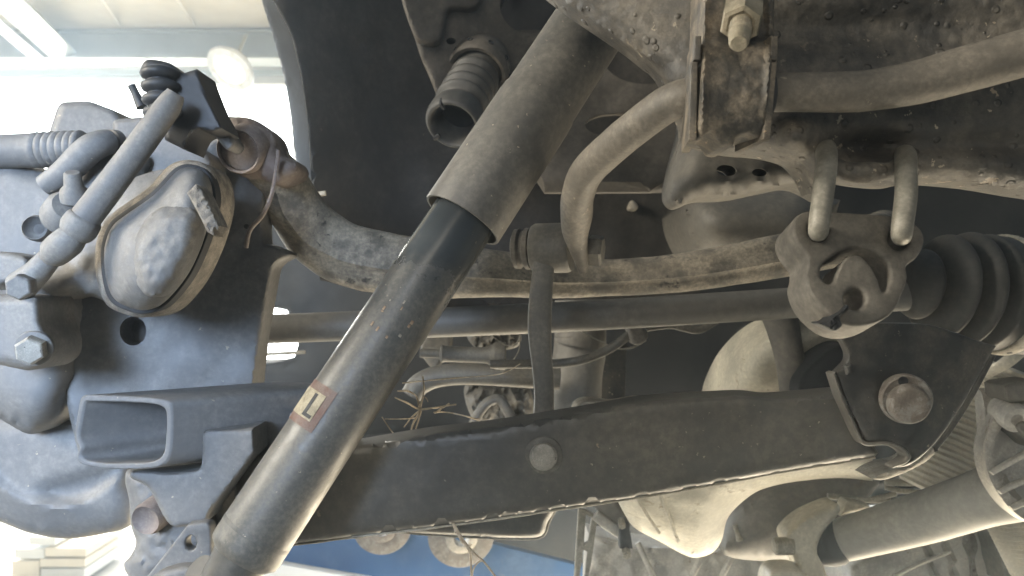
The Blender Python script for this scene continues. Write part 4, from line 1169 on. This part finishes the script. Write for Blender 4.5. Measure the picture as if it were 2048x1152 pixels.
tube('collar', [(172, 434, 0.53, 30), (168, 440, 0.53, 34), (156, 458, 0.53, 35), (148, 468, 0.53, 30)], M_cal, hr, seg=30)
tube('adjuster', [(150, 466, 0.53, 27), (132, 486, 0.53, 33), (112, 504, 0.535, 30), (104, 512, 0.54, 22)], M_cal, hr, seg=8)
lv = thing('caliper_carrier_arm', P(60, 660, 0.55), 'cast carrier arm with large hexagon bolt at the left edge', 'carrier arm')
pillow('arm', [(-40, 590, 'c'), (20, 588), (80, 594), (88, 640), (102, 680), (98, 718), (66, 740), (30, 736), (-40, 720, 'c')], 0.565, M_cal, lv, R=22, h=0.02, t=0.04, grid=6)
bolt('bolt', 68, 697, 0.545, 30, M_boltg, lv, axis=(0.3, -1, -0.12), hgt=0.012, washer=36, wmat=M_cal)
pillow('pad_back', [(-40, 500, 'c'), (20, 505), (60, 520), (40, 560), (-40, 580, 'c')], 0.59, M_cal, lv, R=14, h=0.012, t=0.03)

bu = thing('brake_unit_top', P(150, 280, 0.6), 'shadowed upper brake castings standing out against the bright doorway', 'brake part')
pillow('upper_casting', [(95, 300, 'c'), (98, 268), (106, 240), (120, 208), (150, 203), (180, 203), (206, 212), (230, 222), (250, 240), (300, 262), (330, 330, 'c'), (100, 340, 'c')], 0.66, M_alu, bu, R=14, h=0.012, t=0.04, grid=6)
pillow('rear_block', [(225, 250), (232, 240), (262, 236), (300, 236), (330, 260), (420, 312), (420, 360, 'c'), (230, 360, 'c')], 0.64, M_alu, bu, R=8, h=0.008, t=0.04, grid=6)
pillow('body_casting', [(-60, 320, 'c'), (0, 316), (50, 330), (95, 346), (130, 360), (200, 300), (260, 290), (300, 330), (200, 480), (120, 540), (-60, 560, 'c')], 0.63, M_alu, bu, R=24, h=0.02, t=0.05, grid=8)
tube('elbow', [(90, 372, 0.60, 22), (130, 345, 0.60, 26), (175, 302, 0.60, 28), (205, 286, 0.605, 26), (235, 282, 0.62, 22)], M_alu, bu, seg=24)
lathe('bleed_screw', P(150, 400, 0.585), P(145, 350, 0.575), [(0, 0.011), (0.008, 0.010), (0.012, 0.0068), (0.022, 0.0062), (0.0235, 0.005)], M_cal, bu, seg=20)
lathe('bleed_seat', P(136, 420, 0.585), P(150, 400, 0.575), [(-0.012, 0.017), (0.0, 0.0165), (0.006, 0.013)], M_cal, bu, seg=24)
a = P(78, 458, 0.60)
lathe('ring_boss', a, a + Vector((0.2, -1, 0.05)), [(0, 26*m(1, .6)), (0.006, 26*m(1, .6)), (0.008, 23*m(1, .6)), (0.004, 20*m(1, .6)), (0.0, 10*m(1, .6))], M_alu, bu, seg=32)
bh = thing('corrugated_brake_hose', P(80, 300, 0.62), 'corrugated rubber hose entering from the left edge below the doorway', 'hose')
a = P(-60, 306, 0.615); b = P(190, 296, 0.615)
q = m(1, 0.615)
prf = [(0, 34*q), (110*q, 34*q)]
for i in range(7):
    prf += [((134+i*14)*q, 35*q), ((140+i*14)*q, 36.5*q), ((146+i*14)*q, 33*q)]
lathe('hose', a, b, prf, M_alu, bh, seg=28, angle=60)
cn2 = thing('sensor_connector', P(350, 190, 0.56), 'black plastic connector with rubber fins against the bright doorway', 'connector')
pillow('housing', [(283, 150), (284, 130), (298, 119), (338, 126), (362, 142), (368, 146, 'c'), (394, 138, 'c'), (404, 165), (420, 205), (438, 240), (446, 258, 'c'), (424, 264), (400, 258, 'c'), (384, 268), (370, 300, 'c'), (330, 280, 'c'), (318, 200)], 0.570, M_blk, cn2, R=7, h=0.006, t=0.035, grid=5)
a = P(318, 128, 0.56); b = P(326, 240, 0.56)
q = m(1, 0.56)
prf = []
for i in range(4):
    s0 = (8 + i*26)*q
    prf += [(s0, 24*q), (s0+5*q, 34*q), (s0+12*q, 37*q), (s0+19*q, 34*q), (s0+24*q, 24*q)]
lathe('rubber_fins', a, b, prf, M_blk, cn2, seg=32, angle=60)
tube('nub', [(263, 172, 0.575, 8), (270, 185, 0.575, 8), (284, 215, 0.575, 11)], M_blk, cn2, seg=12)
pillow('cable_tail', [(420, 240), (446, 250), (470, 285), (455, 300), (430, 270)], 0.60, M_alu, cn2, R=8, h=0.008, t=0.02)

# ================================================================== haze added in place of veiling glare, lifts the blacks
M_h, nt, bsdf = mat_new('veil_haze')
nt.nodes.remove(bsdf)
vol = nt.nodes.new('ShaderNodeVolumePrincipled')
vol.inputs['Color'].default_value = (0.66, 0.83, 1.0, 1)
vol.inputs['Density'].default_value = 0.032
vol.inputs['Anisotropy'].default_value = 0.72
nt.links.new(vol.outputs[0], nt.nodes['Material Output'].inputs['Volume'])
if True:
    hz = boxm('haze', (-12, -3, -1.0), (6, 12.6, 6.0), M_h)
    hz['kind'] = 'stuff'

for o in bpy.data.objects:
    if 'base' in o:
        del o['base']
